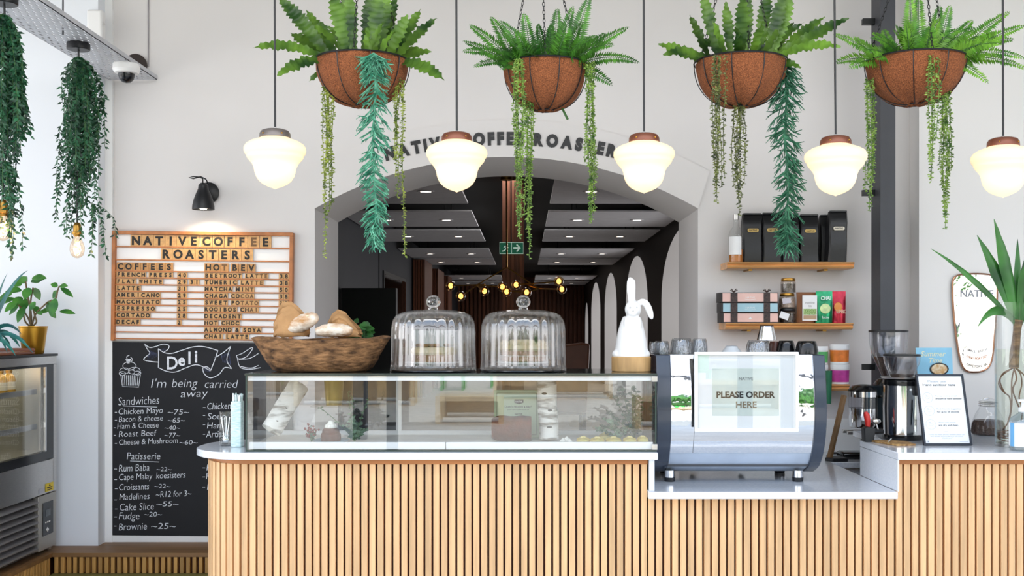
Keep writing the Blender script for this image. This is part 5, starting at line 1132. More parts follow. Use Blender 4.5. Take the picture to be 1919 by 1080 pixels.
ear(spl([(1184, 570), (1184, 560), (1183, 545), (1183, 532), (1183, 523), (1184, 520.5)], 3)[:16], [7, 7, 7.2, 7.4, 7.8, 8.2, 8.6, 8.8, 8.8, 8.6, 8.2, 7.4, 6.4, 5, 3.4, 1.5])
ear(spl([(1195, 571), (1203, 566), (1211, 570), (1217, 582), (1221, 594), (1223, 599)], 3)[:16], [6, 6, 6, 6.2, 6.6, 6.8, 7, 7, 7, 6.8, 6.4, 5.8, 5, 4, 2.8, 1.4])
RABW = pm('white_glazed_ceramic', '#efefee', .35, var=.015, bump=.05, bscale=30)
build('body', m, RABW, t, ang=180, mods=(('REMESH', {'mode': 'VOXEL', 'voxel_size': .0035, 'use_smooth_shade': True}), ('SMOOTH', {'factor': .6, 'iterations': 5})))
m = M()
for dx in (-6, 6): m.ell(rp(1185+dx, 577, -.046), (1.6*k, .004, 1.8*k), 10, 7)
m.ell(rp(1184, 583.5, -.059), (1.8*k, .003, 1.2*k), 10, 7); build('face_detail', m, pm('grey_glaze', '#c4c4c4', .4), t)
# ---------------------------------------------------------------- coffee machine
mx0, mx1 = .556, 1.2735
t = thing('espresso_machine', 'mirror fronted two group coffee machine with dark side cheeks', 'coffee machine', (.92, 4.75, .8305))
PF = spl([(4.535, 1.386), (4.522, 1.33), (4.508, 1.25), (4.50, 1.15), (4.512, 1.05), (4.55, .965), (4.61, .905), (4.70, .868)], 5)
cheek = PF+[(5.02, .868), (5.02, 1.386)]
for a, b in ((mx0, mx0+.062), (mx1-.05, mx1)):
    m = M(); m.prism(cheek, a, b, 'x'); build('side_cheek', m, NAVY, t, ang=30, bev=.004)
def strip(m, pts, x0, x1, off, th):
    n = len(pts); v = []
    for o in (off, off+th):
        for (y, z) in pts: v += [(x0, y+o, z), (x1, y+o, z)]
    f = []
    for i in range(n-1): a = 2*i; f += [(a, a+1, a+3, a+2), (2*n+a, 2*n+a+2, 2*n+a+3, 2*n+a+1), (a, a+2, 2*n+a+2, 2*n+a), (a+1, 2*n+a+1, 2*n+a+3, a+3)]
    f += [(0, 2*n, 2*n+1, 1), (2*n-2, 2*n-1, 4*n-1, 4*n-2)]; m.add(v, f)
up = [p for p in PF if p[1] > .962]; lo = [p for p in PF if p[1] <= .97]
xa, xb = mx0+.062, mx1-.05; xm = X(1301, 4.52)
m = M(); strip(m, up, xa, xm-.001, .012, .006); build('mirror_panel', m, CHROME, t, ang=30)
m = M(); strip(m, up, xm+.001, xb, .012, .006); build('mirror_panel', m, CHROME, t, ang=30)
m = M(); strip(m, [(p[0], p[1]) for p in lo], xa, xb, .017, .006); build('lower_panel', m, pm('worktop_reflection_steel', '#c3cedd', .25, .35), t, ang=30)  # pale blue colour stands in for the bright worktop mirrored in this panel
m = M(); m.box(xa, xb, 4.62, 5.0, .90, 1.372).box(xa, xb, 4.74, 5.0, .868, .90); build('inner_body', m, STEELD, t)
m = M(); m.box(mx0+.01, mx1-.01, 4.585, 5.01, 1.372, 1.386); build('cup_tray', m, STEEL, t, bev=.002)
m = M()
for px_, y in ((1255, 4.665), (1495, 4.665), (1262, 4.95), (1490, 4.95)):
    fx = X(px_, 4.665); m = M(); m.lathe([(0, .018), (.022, .018), (.022, .048), (0, .048)], 24, (fx, y, .8305)); ft = build('foot', m, CHROME2, t)
    m = M(); m.lathe([(0, 0), (.0225, 0), (.0235, .004), (.0235, .018), (0, .018)], 24, (fx, y, .8305)); build('rubber_foot', m, BLACK, ft)
for px_ in (1330, 1425):   # portafilters seen below
    x = X(px_, 4.9); m = M(); m.rod((x, 5.02, .93), (x-.05, 5.12, .87), .012, 10); gh = build('portafilter_handle', m, BLACKG, t); m = M(); m.rod((x, 5.02, .92), (x, 5.02, .96), .032, 20); build('group_head', m, CHROME2, t)
# framed order sign
Ys = 4.462; t = thing('framed_sign', 'white framed PLEASE ORDER HERE sign fixed on the coffee machine front', 'sign', P(1400, 808, Ys))
def fb(m, x0, x1, y0, y1, ya, yb, Y=Ys): return m.box(X(x0, Y), X(x1, Y), ya, yb, Z(y1, Y), Z(y0, Y))
m = M(); fb(m, 1302, 1497, 660, 666, Ys, Ys+.022); fb(m, 1302, 1497, 803, 810, Ys, Ys+.022); fb(m, 1302, 1308, 666, 803, Ys, Ys+.022); fb(m, 1491, 1497, 666, 803, Ys, Ys+.022); build('frame', m, WHITE, t, bev=.002)
m = M(); fb(m, 1308, 1491, 666, 803, Ys+.012, Ys+.016); build('mount_board', m, PAPER, t)
m = M(); fb(m, 1336, 1461, 691, 780, Ys+.0105, Ys+.012); build('print', m, pm('pale_green_print', '#cfd9d2', .6), t)
m = M(); yy = Ys+.0095
m.text('PLEASE ORDER', None, X(1398.5, Ys), yy, Z(746, Ys), 'C', fit=110*Ys/FPX, off=.035); build('lettering', m, INK, t, smooth=False)
m = M(); m.text('HERE', None, X(1399.5, Ys), yy, Z(765, Ys), 'C', fit=39*Ys/FPX, off=.02); build('lettering', m, pm('bronze_ink', '#7a6a50', .5), t, smooth=False)
m = M(); m.text('NATIVE', None, X(1399, Ys), yy, Z(713, Ys), 'C', fit=27*Ys/FPX, off=.02); build('lettering', m, pm('grey_ink', '#8b8f8c', .5), t, smooth=False)
m = M(); fb(m, 1308, 1491, 666, 803, Ys+.004, Ys+.006); build('glazing', m, GLASSC, t)
m = M(); m.box(.9, 1.0, Ys+.022, 4.513, 1.2, 1.3); build('hook', m, STEELD, t)
# things on the machine
TZ = 1.3865
def tum(name, label, px, Yd, r, h, mat, grp, up=False, taper=.82, cat='glass', fl=.02):
    k = Yd/FPX; r *= k; h *= k; c = Vector((X(px, Yd), Yd, TZ)); t = thing(name, label, cat, c, grp)
    m = M(); pr = [(r, 0), (r*.985, h*.3), (r*(taper+.1), h*.7), (r*taper, h*.95), (r*taper*.93, h), (0, h), (0, h*.9), (r*(taper-.12), h*.88), (r*.9, .004), (r*.93, 0)]
    m.lathe(pr, 48, c, fl=fl, nf=10); build('cup_wall', m, mat, t, ang=60); return t, c, h
for i, (px, y, r, h) in enumerate([(1240, 4.70, 15, 24), (1229, 4.86, 13, 21), (1277, 4.72, 21, 29), (1311, 4.74, 15, 28)]):
    tum('glass_tumbler', ['upturned ribbed glass tumbler on the machine, nearest the rabbit at the front', 'upturned ribbed glass tumbler on the machine, behind the one nearest the rabbit', 'widest upturned ribbed glass tumbler on the machine', 'upturned ribbed glass tumbler on the machine touching the order sign'][i], px, y, r, h, TUMB, 'upturned glasses on the coffee machine')
t = thing('saucer', 'grey upturned bowl low on the coffee machine behind the order sign', 'bowl', P(1372, 660, 4.75)); c = Vector((X(1371, 4.75), 4.75, TZ)); k = 4.75/FPX
m = M(); m.lathe([(20*k, 0), (18*k, 4*k), (12*k, 11*k), (11*k, 13.5*k), (0, 13.5*k)], 32, c); build('glaze', m, pm('pale_grey_glaze', '#cdd2d6', .3), t)
m = M(); m.lathe([(9*k, 13.5*k), (10*k, 14.5*k), (8*k, 14.5*k)], 24, c); build('foot_ring', m, pm('pale_grey_glaze_ring', '#b4babf', .3), t)
_, c, h = tum('crystal_glass', 'wide cut crystal glass upturned on the coffee machine', 1421, 4.72, 23, 25, TUMB, None, fl=.03)
t = thing('milk_cup', 'small silver cup balanced upside down on the crystal glass', 'cup', Vector((X(1439, 4.72), 4.72, TZ+h))); k = 4.72/FPX; q = Vector((X(1437, 4.72), 4.72, TZ+h+.0005))
m = M(); m.lathe([(18.5*k, 0), (18*k, 3*k), (12.5*k, 25*k), (12*k, 27*k), (10.5*k, 27*k), (10*k, 24*k), (0, 23*k)], 32, q); build('cup_wall', m, CHROME2, t)
m = M(); m.lathe([(12.2*k, 26*k), (12.6*k, 27.5*k), (11*k, 27.8*k), (10.4*k, 26*k)], 32, q, close=True); build('rim', m, BLACK, t)
tum('espresso_cup', 'brown espresso cup upturned behind the crystal glass', 1452, 4.80, 11, 22, pm('brown_glaze', '#5b2f22', .3), 'upturned cups on the coffee machine', cat='cup', fl=0)
t1, c1, h1 = tum('coffee_cup', 'black coffee cup upturned beside the crystal glass', 1473, 4.77, 18, 24, BLACKG, 'upturned cups on the coffee machine', cat='cup', fl=0, taper=.75)
t1, c1, h1 = tum('coffee_cup', 'black coffee cup upturned at the machine edge near the paper tubs', 1512, 4.70, 21, 24, BLACKG, 'upturned cups on the coffee machine', cat='cup', fl=0, taper=.8)
# ---------------------------------------------------------------- wall shelves
def shelf(px0, px1, yf, label):
    Ya, z1 = 5.80, Z(yf, 5.80); x0, x1 = X(px0, 5.8), X(px1, 5.8); t = thing('wall_shelf', label, 'shelf', ((x0+x1)/2, 5.9, z1), 'moulded oak wall shelves')
    pr = [(6.0, z1), (5.80, z1), (5.793, z1-.006), (5.80, z1-.012), (5.81, z1-.014), (5.802, z1-.022), (5.806, z1-.03), (5.822, z1-.036), (6.0, z1-.036)]
    m = M(); m.prism(pr, x0, x1, 'x'); build('board', m, SHELFW, t, ang=50)
    for x in (lerp(x0, x1, .2), lerp(x0, x1, .8)): m = M(); m.box(x-.01, x+.01, 5.86, 5.999, z1-.046, z1-.0365); build('bracket', m, BRASS, t)
    return z1
z1 = shelf(1363, 1601, 491, 'upper oak wall shelf carrying black coffee bags')
z2 = shelf(1360, 1599, 605.5, 'middle oak wall shelf carrying gift boxes, jars and pouches')
z3 = shelf(1352, 1592, 721, 'lowest oak wall shelf partly behind the coffee machine, carrying tubs')
FOIL = pm('matte_black_foil', '#141416', .38, var=.15, scale=6, bump=.5, bscale=9); GLAB = pm('gold_bag_label', '#b69a5c', .35, .5)
labs = ['first black coffee bag from the bottle on the upper shelf', 'second black coffee bag from the bottle on the upper shelf', 'third black coffee bag from the bottle, behind the green trailing plant', 'fourth black coffee bag from the bottle on the upper shelf', 'narrow black coffee bag half hidden behind the tallest bag', 'tallest black coffee bag, leaning forward at the shelf end']
for i, (x0, x1, yt, Yd, d, lean) in enumerate([(1392, 1430, 401, 5.86, .075, 0), (1429, 1466, 400, 5.86, .075, 0), (1465, 1500, 401, 5.865, .075, 0), (1500, 1537, 403, 5.86, .075, 0), (1538, 1556, 404, 5.90, .07, 0), (1552, 1588, 396, 5.815, .08, 3)]):
    xa_, xb_ = X(x0, Yd), X(x1, Yd); zt = Z(yt, Yd); H = zt-z1; t = thing('coffee_bag', labs[i], 'coffee bag', ((xa_+xb_)/2, Yd, z1), 'black coffee bags on the upper shelf')
    m = M(); v = []; f = []; w = xb_-xa_; n = 9; ln = lean*Yd/FPX
    for j in range(n+1):
        u = j/n; tp = max(0, (u-.78)/.22); dd = d*(1-tp*.85); bul = .004*math.sin(u*9+i); sh = ln*u
        ww = w*(.97-.05*math.sin(u*math.pi))*.5; cx_ = (xa_+xb_)/2+sh
        yc0 = Yd-bul+tp*d*.35; yc1 = yc0+dd
        v += [(cx_-ww, yc0+.008, z1+H*u), (cx_-ww*.86, yc0, z1+H*u), (cx_+ww*.86, yc0, z1+H*u), (cx_+ww, yc0+.008, z1+H*u), (cx_+ww*.97, (yc0+yc1)/2, z1+H*u), (cx_+ww, yc1, z1+H*u), (cx_-ww, yc1, z1+H*u), (cx_-ww*.97, (yc0+yc1)/2, z1+H*u)]
    for j in range(n):
        for a in range(8): b = (a+1) % 8; f.append((j*8+a, j*8+b, j*8+8+b, j*8+8+a))
    f += [tuple(range(8)), tuple(n*8+a for a in range(8))]; m.add(v, f); build('bag_body', m, FOIL, t, ang=40, bev=.002)
    m = M(); m.box((xa_+xb_)/2-w*.44+ln, (xa_+xb_)/2+w*.44+ln, Yd+d*.18, Yd+d*.52, zt-.004, zt+.006); build('folded_seal', m, FOIL, t, bev=.002)
    if i in (0, 1, 3, 5):
        cxl = (xa_+xb_)/2+ln*.66; zl = z1+H*.66; m = M(); yl = Yd-.0062; a_, b_ = .03, .0095
        m.prism([(cxl-a_*.8, zl-b_), (cxl-a_, zl-b_*.5), (cxl-a_, zl+b_*.5), (cxl-a_*.8, zl+b_), (cxl+a_*.8, zl+b_), (cxl+a_, zl+b_*.5), (cxl+a_, zl-b_*.5), (cxl+a_*.8, zl-b_)], yl, yl+.006, 'y'); lb = build('label_badge', m, GLAB if i != 5 else pm('cream_label', '#ded6c4', .4), t)
        m = M(); m.text('NATIVE', .012, cxl, yl-.0008, zl-.004, 'C', fit=.042, off=.02); build('lettering', m, INK, lb, smooth=False)
Yd = 5.86; t = thing('syrup_bottle', 'clear bottle with white label and amber syrup at the upper shelf end', 'bottle', (X(1379, Yd), Yd, z1)); k = Yd/FPX; c = (X(1379, Yd), Yd, z1)
m = M(); m.lathe([(0, .001), (13*k, .001), (13.5*k, 3*k), (13.5*k, 52*k), (11*k, 60*k), (5*k, 68*k), (4.5*k, 82*k), (5*k, 82*k)], 28, c); build('bottle_glass', m, GLASS, t)
m = M(); m.lathe([(0, .002), (12.6*k, .002), (12.6*k, 24*k), (0, 24*k)], 24, c); build('syrup', m, pm('amber_syrup', '#b8702a', .15, var=.1), t)
m = M(); m.lathe([(5.2*k, 80*k), (5.2*k, 90*k), (0, 90*k)], 16, c); build('cap', m, STEEL, t)
m = M(); n = 12; v = []; f = []
for i in range(n+1):
    a = -math.pi*.92+math.pi*.62*i/n; 
    for z_ in (14*k, 48*k): v.append((c[0]+13.8*k*math.cos(a), Yd+13.8*k*math.sin(a), z1+z_))
for i in range(n): f.append((2*i, 2*i+2, 2*i+3, 2*i+1))
m.add(v, f); build('label', m, PAPER, t)
Yd = 5.82
GB = [('pink', '#eec5bb'), ('blue', '#a9cfdc'), ('pink', '#eec5bb')]; GBL = ['topmost pink gift box with black ribbon on the middle shelf', 'pale blue gift box with black ribbon, middle of the stack', 'lowest pink gift box with black ribbon, resting on the shelf']
BRWN = pm('black_box_edge', '#1d1614', .5); RIB = pm('black_patterned_ribbon', '#1c1413', .5, col2='#4a3430', scale=120)
for i in range(3):
    zb_ = z2+(2-i)*19.1*Yd/FPX+.0005; h = 18.6*Yd/FPX; dx = (0, .003, .006)[i]; t = thing('gift_box', GBL[i], 'gift box', (X(1404, Yd), Yd, zb_), 'ribboned gift boxes on the middle shelf')
    m = M(); m.box(X(1349, Yd)+dx, X(1458, Yd)+dx*.3, Yd, Yd+.11, zb_, zb_+h); build('box', m, BRWN, t, bev=.001)
    m = M(); fr = pm('box_'+GB[i][0], GB[i][1], .5); m.box(X(1354, Yd)+dx, X(1457, Yd)+dx*.3, Yd-.001, Yd, zb_+.005, zb_+h-.003); build('front_face_panel', m, fr, t)
    m = M()
    for a, b in ((1369, 1382), (1431, 1443)): m.box(X(a, Yd), X(b, Yd), Yd-.003, Yd-.0005, zb_, zb_+h)
    build('ribbon_trim', m, RIB, t)
    m = M(); cxx = X(1406, Yd); zz = zb_+h/2
    if i < 2: m.text('NATIVE', .012, cxx, Yd-.0015, zz-.004, 'C', fit=.05); m.ribbon([(cxx-.03, zz-.009), (cxx, zz-.012), (cxx+.03, zz-.009)], .0015, Yd-.0015)
    else: m.prism([(cxx-.01, zz-.006), (cxx+.01, zz-.006), (cxx, zz+.007)], Yd-.0018, Yd-.001, 'y')
    build('lettering', m, WHITE, t, smooth=False)
    if i == 0:
        for cxp in (1375, 1437):
            m = M(); q = P(cxp, 548, Yd); m.tube([q+Vector(e) for e in ((0, 0, 0), (-.018, 0, .012), (-.012, 0, .018), (0, 0, .003), (.014, 0, .018), (.02, 0, .012), (0, 0, 0))], .003, 6); build('bow', m, RIB, t)
JG = glass('spice_jar_glass', '#efe9e2', .08); 
for i, (px, ys, r, cont) in enumerate([(1476, (577.5, 605.3), 15, '#3a2a22'), (1475, (549, 577.2), 14.5, '#b9a9a0'), (1477, (521, 548.7), 14, '#6f6a66')]):
    Yj = 5.87; k = Yj/FPX; zb_ = z2+(605.3-ys[1])*k+.0005; h = (ys[1]-ys[0])*k; c = (X(px, Yj), Yj, zb_); t = thing('storage_jar', ['lowest clip jar of the stack on the middle shelf, with a hanging tag', 'middle clip jar of the stack on the middle shelf', 'topmost clip jar of the stack on the middle shelf'][i], 'jar', c, 'stacked jars on the middle shelf')
    m = M(); m.lathe([(0, .001), (r*k, .001), (r*k*1.02, .006), (r*k, h*.7), (r*k*.85, h*.8)], 28, c); build('jar_glass', m, JG, t)
    m = M(); m.lathe([(0, .003), (r*k*.93, .003), (r*k*.93, h*.6), (0, h*.62)], 24, c); build('contents', m, pm(f'jar_contents_{"abc"[i]}', cont, .8, var=.4, scale=90), t)
    m = M(); m.lathe([(r*k*.9, h*.78), (r*k*.95, h*.84), (r*k*.9, h*.96), (r*k*.5, h), (0, h)], 28, c); build('lid', m, BRASS if i else BLACK, t)
    if i == 0: m = M(); q = P(1470, 592, Yj-r*k-.012); m.obox(q, .05, .001, .036, Matrix.Rotation(.35, 3, 'Y')); build('tag', m, PAPER, t)
    if i == 1: m = M(); q = P(1474, 564, Yj-r*k-.004); m.obox(q, .045, .001, .03, Matrix.Rotation(-.15, 3, 'Y')); build('tag', m, pm('lilac_tag', '#c9c3cc', .6), t)
def pouch(name, label, x0, x1, yt, Yd, mat, d=.05, parts=()):
    xa_, xb_ = X(x0, Yd), X(x1, Yd); zt = Z(yt, Yd); H = zt-z2; t = thing(name, label, 'pouch', ((xa_+xb_)/2, Yd, z2), 'pouches on the middle shelf'); m = M(); v = []; f = []; n = 10; w = (xb_-xa_)/2; cx_ = (xa_+xb_)/2
    for j in range(n+1):
        u = j/n; dd = max(.003, d*(1-u**1.6)); ww = w*.97*(1-.04*math.sin(u*3.14)); y0 = Yd+(d-dd)*.35-.006*math.sin(u*3.14)
        v += [(cx_-ww, y0+dd*.4, z2+H*u+.0005), (cx_-ww*.5, y0, z2+H*u+.0005), (cx_+ww*.5, y0, z2+H*u+.0005), (cx_+ww, y0+dd*.4, z2+H*u+.0005), (cx_+ww*.5, y0+dd, z2+H*u+.0005), (cx_-ww*.5, y0+dd, z2+H*u+.0005)]
    for j in range(n):
        for a in range(6): b = (a+1) % 6; f.append((j*6+a, j*6+b, j*6+6+b, j*6+6+a))
    f += [tuple(range(6)), tuple(n*6+a for a in range(6))]; m.add(v, f); build('pouch_body', m, mat, t, ang=60); return t, cx_, w, H
t, cx_, w, H = pouch('kraft_bag', 'kraft paper bag with pale label beside the stacked jars', 1494, 1532, 548, 5.84, pm('brown_kraft_bag', '#8a5b3b', .7, var=.1), .08)
yl = 5.828; m = M(); m.box(cx_-w*.52, cx_+w*.9, yl, yl+.012, z2+.012, z2+H*.9); lb = build('label', m, PAPER, t)
m = M(); m.box(cx_-w*.45, cx_+w*.85, yl-.001, yl, z2+H*.27, z2+H*.46); build('meadow_print', m, pm('meadow_green', '#5f8a3c', .6, col2='#b7cf8e', scale=160), lb)
m = M(); m.box(cx_-w*.45, cx_+w*.85, yl-.001, yl, z2+.02, z2+H*.25); build('kraft_print', m, pm('tan_print', '#b79a7a', .6), lb)
m = M(); m.text('native', .02, cx_+w*.2, yl-.0012, z2+H*.62, 'C', fit=w*.9); m.text('tea', .02, cx_+w*.2, yl-.0012, z2+H*.52, 'C', fit=w*.3); build('lettering', m, pm('label_grey', '#9a9a96', .6), lb, smooth=False)
t, cx_, w, H = pouch('foil_pouch', 'shiny green foil pouch on the middle shelf', 1530, 1562, 546, 5.83, pm('green_foil', '#1f8f5f', .22, .5, var=.35, scale=14, bump=.4, bscale=12))
m = M(); m.ell((cx_, 5.822, z2+H*.45), (w*.62, .004, H*.16), 20, 10); build('circle_badge', m, pm('pale_green_badge', '#cfe3a5', .4, var=.2, scale=40), t); m = M(); m.text('CHAI', .03, cx_, 5.816, z2+H*.72, 'C', fit=w*1.1, off=.02); build('lettering', m, WHITE, t, smooth=False); m = M(); m.text('latte', .02, cx_, 5.816, z2+H*.14, 'C', fit=w*.8); build('lettering', m, WHITE, t, smooth=False)
t, cx_, w, H = pouch('foil_pouch', 'shiny red foil pouch at the middle shelf end', 1561, 1587, 546, 5.845, pm('red_foil', '#b3243c', .25, .5, var=.3, scale=14, bump=.4, bscale=12))
m = M(); m.ell((cx_-w*.3, 5.838, z2+H*.5), (w*.6, .004, H*.15), 20, 10); build('circle_badge', m, pm('orange_badge', '#e08a3a', .4), t); m = M(); m.text('TURMERIC', .03, cx_, 5.829, z2+H*.3, 'C', fit=w*1.4); build('lettering', m, pm('cream_ink', '#f2dfc0', .5), t, smooth=False)
WT = pm('white_tub', '#eef0f1', .35)
for i, (px, yb, r, h, colr, lab) in enumerate([(1574, 720.5, 17.5, 37, '#c23a9a', 'white tub with pink print, lower of the stack nearest the grinder'), (1573, 683, 18, 37, '#e07a2a', 'white tub with orange print, on the pink printed tub'), (1538, 720.5, 13.5, 36, '#2f8a4f', 'white tub with green print behind the machine edge, lower of its stack'), (1538, 684, 13.5, 34, '#57b36a', 'white tub with pale green print, upper of its stack')]):
    Yj = 5.87; k = Yj/FPX; c = (X(px, Yj), Yj, z3+(720.5-yb)*k+.0005); t = thing('powder_tub', lab, 'tub', c, 'printed tubs on the lowest shelf'); r *= k; h *= k
    m = M(); m.lathe([(0, 0), (r*.92, 0), (r*.97, h*.75), (0, h*.75)], 32, c); build('tub_body', m, WT, t)
    m = M(); m.lathe([(r*.97, h*.74), (r*1.02, h*.76), (r*1.02, h*.96), (r*.96, h), (0, h)], 32, c); build('lid', m, WT, t)
    m = M(); m.lathe([(r*.937, h*.1), (r*.985, h*.7)], 32, c); lb = build('label', m, pm('tub_print_'+'abcd'[i], colr, .45, var=.2, scale=20), t)
t = thing('green_flask', 'slim dark green flask hooked under the lowest shelf beside the machine', 'flask', (X(1553, 5.80), 5.76, z3)); m = M(); k = 5.76/FPX; c = (X(1553, 5.76), 5.76, Z(757, 5.76)); m.lathe([(0, 0), (4.5*k, 0), (6.5*k, 62*k), (0, 62*k)], 20, c); build('flask_body', m, pm('dark_green_card', '#1f6b4a', .5), t); m = M(); m.tube([(c[0], 5.76, c[2]+62*k), (c[0], 5.76, z3+.012), (c[0], 5.80, z3+.012)], .003, 6); build('hook', m, STEEL, t)
# ---------------------------------------------------------------- grinders
HOP = glass('hopper_plastic', '#f3f4f8', .14, .12, k=.6); BEAN = pm('coffee_bean_fill', '#2a1a14', .5, col2='#4a2f22', scale=160, bump=.6, bscale=160)
def hopper(t, px, Yd, yl, yn, r, rn, fill):
    k = Yd/FPX; c = (X(px, Yd), Yd, 0); zl, zn = Z(yl, Yd), Z(yn, Yd)
    m = M(); m.lathe([(rn*k, zn), (rn*k*1.05, zn+3*k), (r*k*.86, lerp(zn, zl, .5)), (r*k*.97, lerp(zn, zl, .72)), (r*k, zl)], 40, c); build('hopper', m, HOP, t, ang=80)
    m = M(); m.lathe([(0, zl), (r*k*1.02, zl), (r*k*1.02, zl+4*k), (0, zl+4.5*k)], 40, c); build('hopper_lid', m, BLACK, t)
    zf_ = lerp(zn, zl, fill); m = M(); m.lathe([(0, zn), (rn*k*.9, zn), (lerp(rn, r*.86, min(1, fill*2))*k*.93, zf_), (0, zf_)], 32, c); build('bean_fill', m, BEAN, t)
Yg1 = 5.5; k = Yg1/FPX; gx = X(1665, Yg1)
t = thing('coffee_grinder', 'tall black coffee grinder with large hopper in front of the steel column', 'coffee grinder', (gx, Yg1, .8305), 'coffee grinders on the worktop'); hopper(t, 1665, Yg1, 623, 709, 35, 11, .46)
m = M(); m.lathe([(0, .0), (.10, .0), (.10, .03), (.085, .05), (.075, .12), (.078, .38), (.06, .405), (.035, .415), (0, .415)], 36, (gx, Yg1, .8305), sx=.95); build('motor_body', m, BLACKG, t)
m = M(); m.box(X(1572, Yg1), gx, Yg1-.06, Yg1+.05, .8305, .865); build('base_plate', m, BLACKG, t, bev=.012)
dcx = X(1614, Yg1); dy = Yg1-.03; m = M(); m.lathe([(0, Z(800, Yg1)), (24*k, Z(800, Yg1)), (26*k, Z(796, Yg1)), (26*k, Z(764, Yg1)), (0, Z(764, Yg1))], 32, (dcx, dy, 0)); build('doser_base', m, CHROME2, t)
m = M(); m.lathe([(26*k, Z(764, Yg1)), (26*k, Z(744, Yg1))], 32, (dcx, dy, 0)); build('doser_glass', m, HOP, t)
m = M(); m.lathe([(25*k, Z(744, Yg1)), (27*k, Z(743, Yg1)), (27*k, Z(733, Yg1)), (25*k, Z(733, Yg1))], 32, (dcx, dy, 0), close=True); build('doser_collar', m, CHROME2, t)
m = M(); m.lathe([(27*k, Z(734, Yg1)), (27*k, Z(730, Yg1)), (20*k, Z(723, Yg1)), (8*k, Z(720, Yg1)), (0, Z(720, Yg1))], 32, (dcx, dy, 0)); m.box(dcx, gx, dy-.05, dy+.05, Z(740, Yg1), Z(721, Yg1)); build('doser_lid', m, BLACKG, t, bev=.003)
m = M(); m.rod((dcx, dy, Z(764, Yg1)), (dcx, dy, Z(738, Yg1)), .008, 12); build('doser_shaft', m, CHROME2, t)
m = M(); m.box(dcx, gx-.05, dy-.03, dy+.03, Z(790, Yg1), Z(745, Yg1)); build('doser_bridge', m, BLACKG, t)
m = M(); m.box(X(1580, Yg1), X(1630, Yg1), dy-.05, dy-.03, Z(812, Yg1), Z(806, Yg1)).box(X(1580, Yg1), X(1630, Yg1), dy+.03, dy+.05, Z(812, Yg1), Z(806, Yg1)); build('portafilter_fork_frame', m, STEEL, t, bev=.002)
Yg2 = 4.90; k = Yg2/FPX; gx = X(1692, Yg2)
t = thing('coffee_grinder', 'polished steel coffee grinder behind the hand sanitizer sign', 'coffee grinder', (gx, Yg2, .9905), 'coffee grinders on the worktop'); hopper(t, 1690, Yg2, 668, 709, 33, 20, .18)
m = M(); m.lathe([(0, 0), (36*k, 0), (37*k, 3*k), (37*k, 9*k), (35*k, 10*k)], 48, (gx, Yg2, .9905)); build('base_ring', m, BLACKG, t)
m = M(); m.lathe([(35*k, 10*k), (36*k, 60*k), (35*k, Z(722, Yg2)-.9905)], 48, (gx, Yg2, .9905)); build('steel_body', m, CHROME2, t, ang=80)
m = M(); m.lathe([(36*k, Z(722, Yg2)), (37*k, Z(718, Yg2)), (36*k, Z(712, Yg2)), (24*k, Z(709, Yg2)), (0, Z(709, Yg2))], 48, (gx, Yg2, 0)); build('top_collar', m, BLACKG, t)
m = M(); m.prism([(X(1700, Yg2), Z(712, Yg2)), (X(1728, Yg2), Z(714, Yg2)), (X(1728, Yg2), Z(740, Yg2)), (X(1706, Yg2), Z(740, Yg2)), (X(1702, Yg2), Z(728, Yg2))], Yg2-.115, Yg2-.06, 'y'); sp = build('spout_arm', m, BLACK, t, bev=.003)
m = M(); m.ell(P(1707, 731, Yg2-.117), (.006, .004, .006), 12, 8); build('bolt', m, WHITE, sp)
m = M(); m.lathe([(0, Z(712, Yg2)), (38*k, Z(709.5, Yg2)), (40*k, Z(706, Yg2)), (22*k, Z(708, Yg2))], 40, (gx, Yg2, 0)); build('adjust_ring', m, STEEL, t)
# tools beside the grinders
Yt = 4.80; t = thing('tamper_tool', 'tool with red grip standing in a black block beside the steel grinder', 'tool', P(1626, 825, Yt))
k = Yt/FPX; m = M(); m.prism([(X(1617, Yt), .9905), (X(1634, Yt), .9905), (X(1638, Yt), Z(802, Yt)), (X(1622, Yt), Z(799, Yt)), (X(1616, Yt), Z(803, Yt))], Yt-.03, Yt+.02, 'y').rod(P(1630, 810, Yt), P(1655, 809, Yt+.02), .012, 12); build('block', m, BLACK, t, bev=.004)
m = M(); m.tube([P(1626, 801, Yt), P(1626, 790, Yt), P(1624, 778, Yt), P(1622, 772, Yt)], [.010, .013, .014, .007], 12); build('grip', m, pm('red_plastic', '#c3261f', .35), t)
m = M(); m.ell(P(1642, 790, Yt+.03), (.022, .01, .013), 14, 9); build('spoon_head', m, STEEL, t); m = M(); m.rod(P(1642, 795, Yt+.03), P(1646, 808, Yt+.01), .004, 8); build('shaft', m, STEEL, t)
t = thing('handled_brush', 'wooden handled counter brush leaning behind the coffee machine', 'brush', P(1560, 862, 5.42))
m = M(); a, b = P(1554, 861, 5.385), P(1582, 741, 5.42); d = (b-a).normalized(); rot = d.to_track_quat('Z', 'Y').to_matrix(); m.obox((a+b)/2, .028, .018, (b-a).length, rot); build('handle', m, pm('brown_handle_wood', '#7a5c3a', .55, var=.2, scale=9), t, bev=.003)
m = M(); m.prism([(X(1545, 5.38), 5.37), (X(1556, 5.38), 5.335), (X(1585, 5.38), 5.34), (X(1583, 5.38), 5.40), (X(1556, 5.38), 5.42)], .8305, .848, 'z'); build('brush_head', m, BLACK, t, bev=.003)
m = M(); m.tube([Vector(q) for q in spl([tuple(P(1556, 857, 5.44)), tuple(P(1550, 855, 5.52)), tuple(P(1560, 850, 5.62)), tuple(P(1600, 850, 5.68))], 6)], .006, 8)
for i, p in enumerate(m.v): m.v[i] = (p[0], p[1], max(p[2], .8308))
tag(build('power_cable', m, BLACK), 'black power cable lying on the low worktop behind the brush', 'cable')
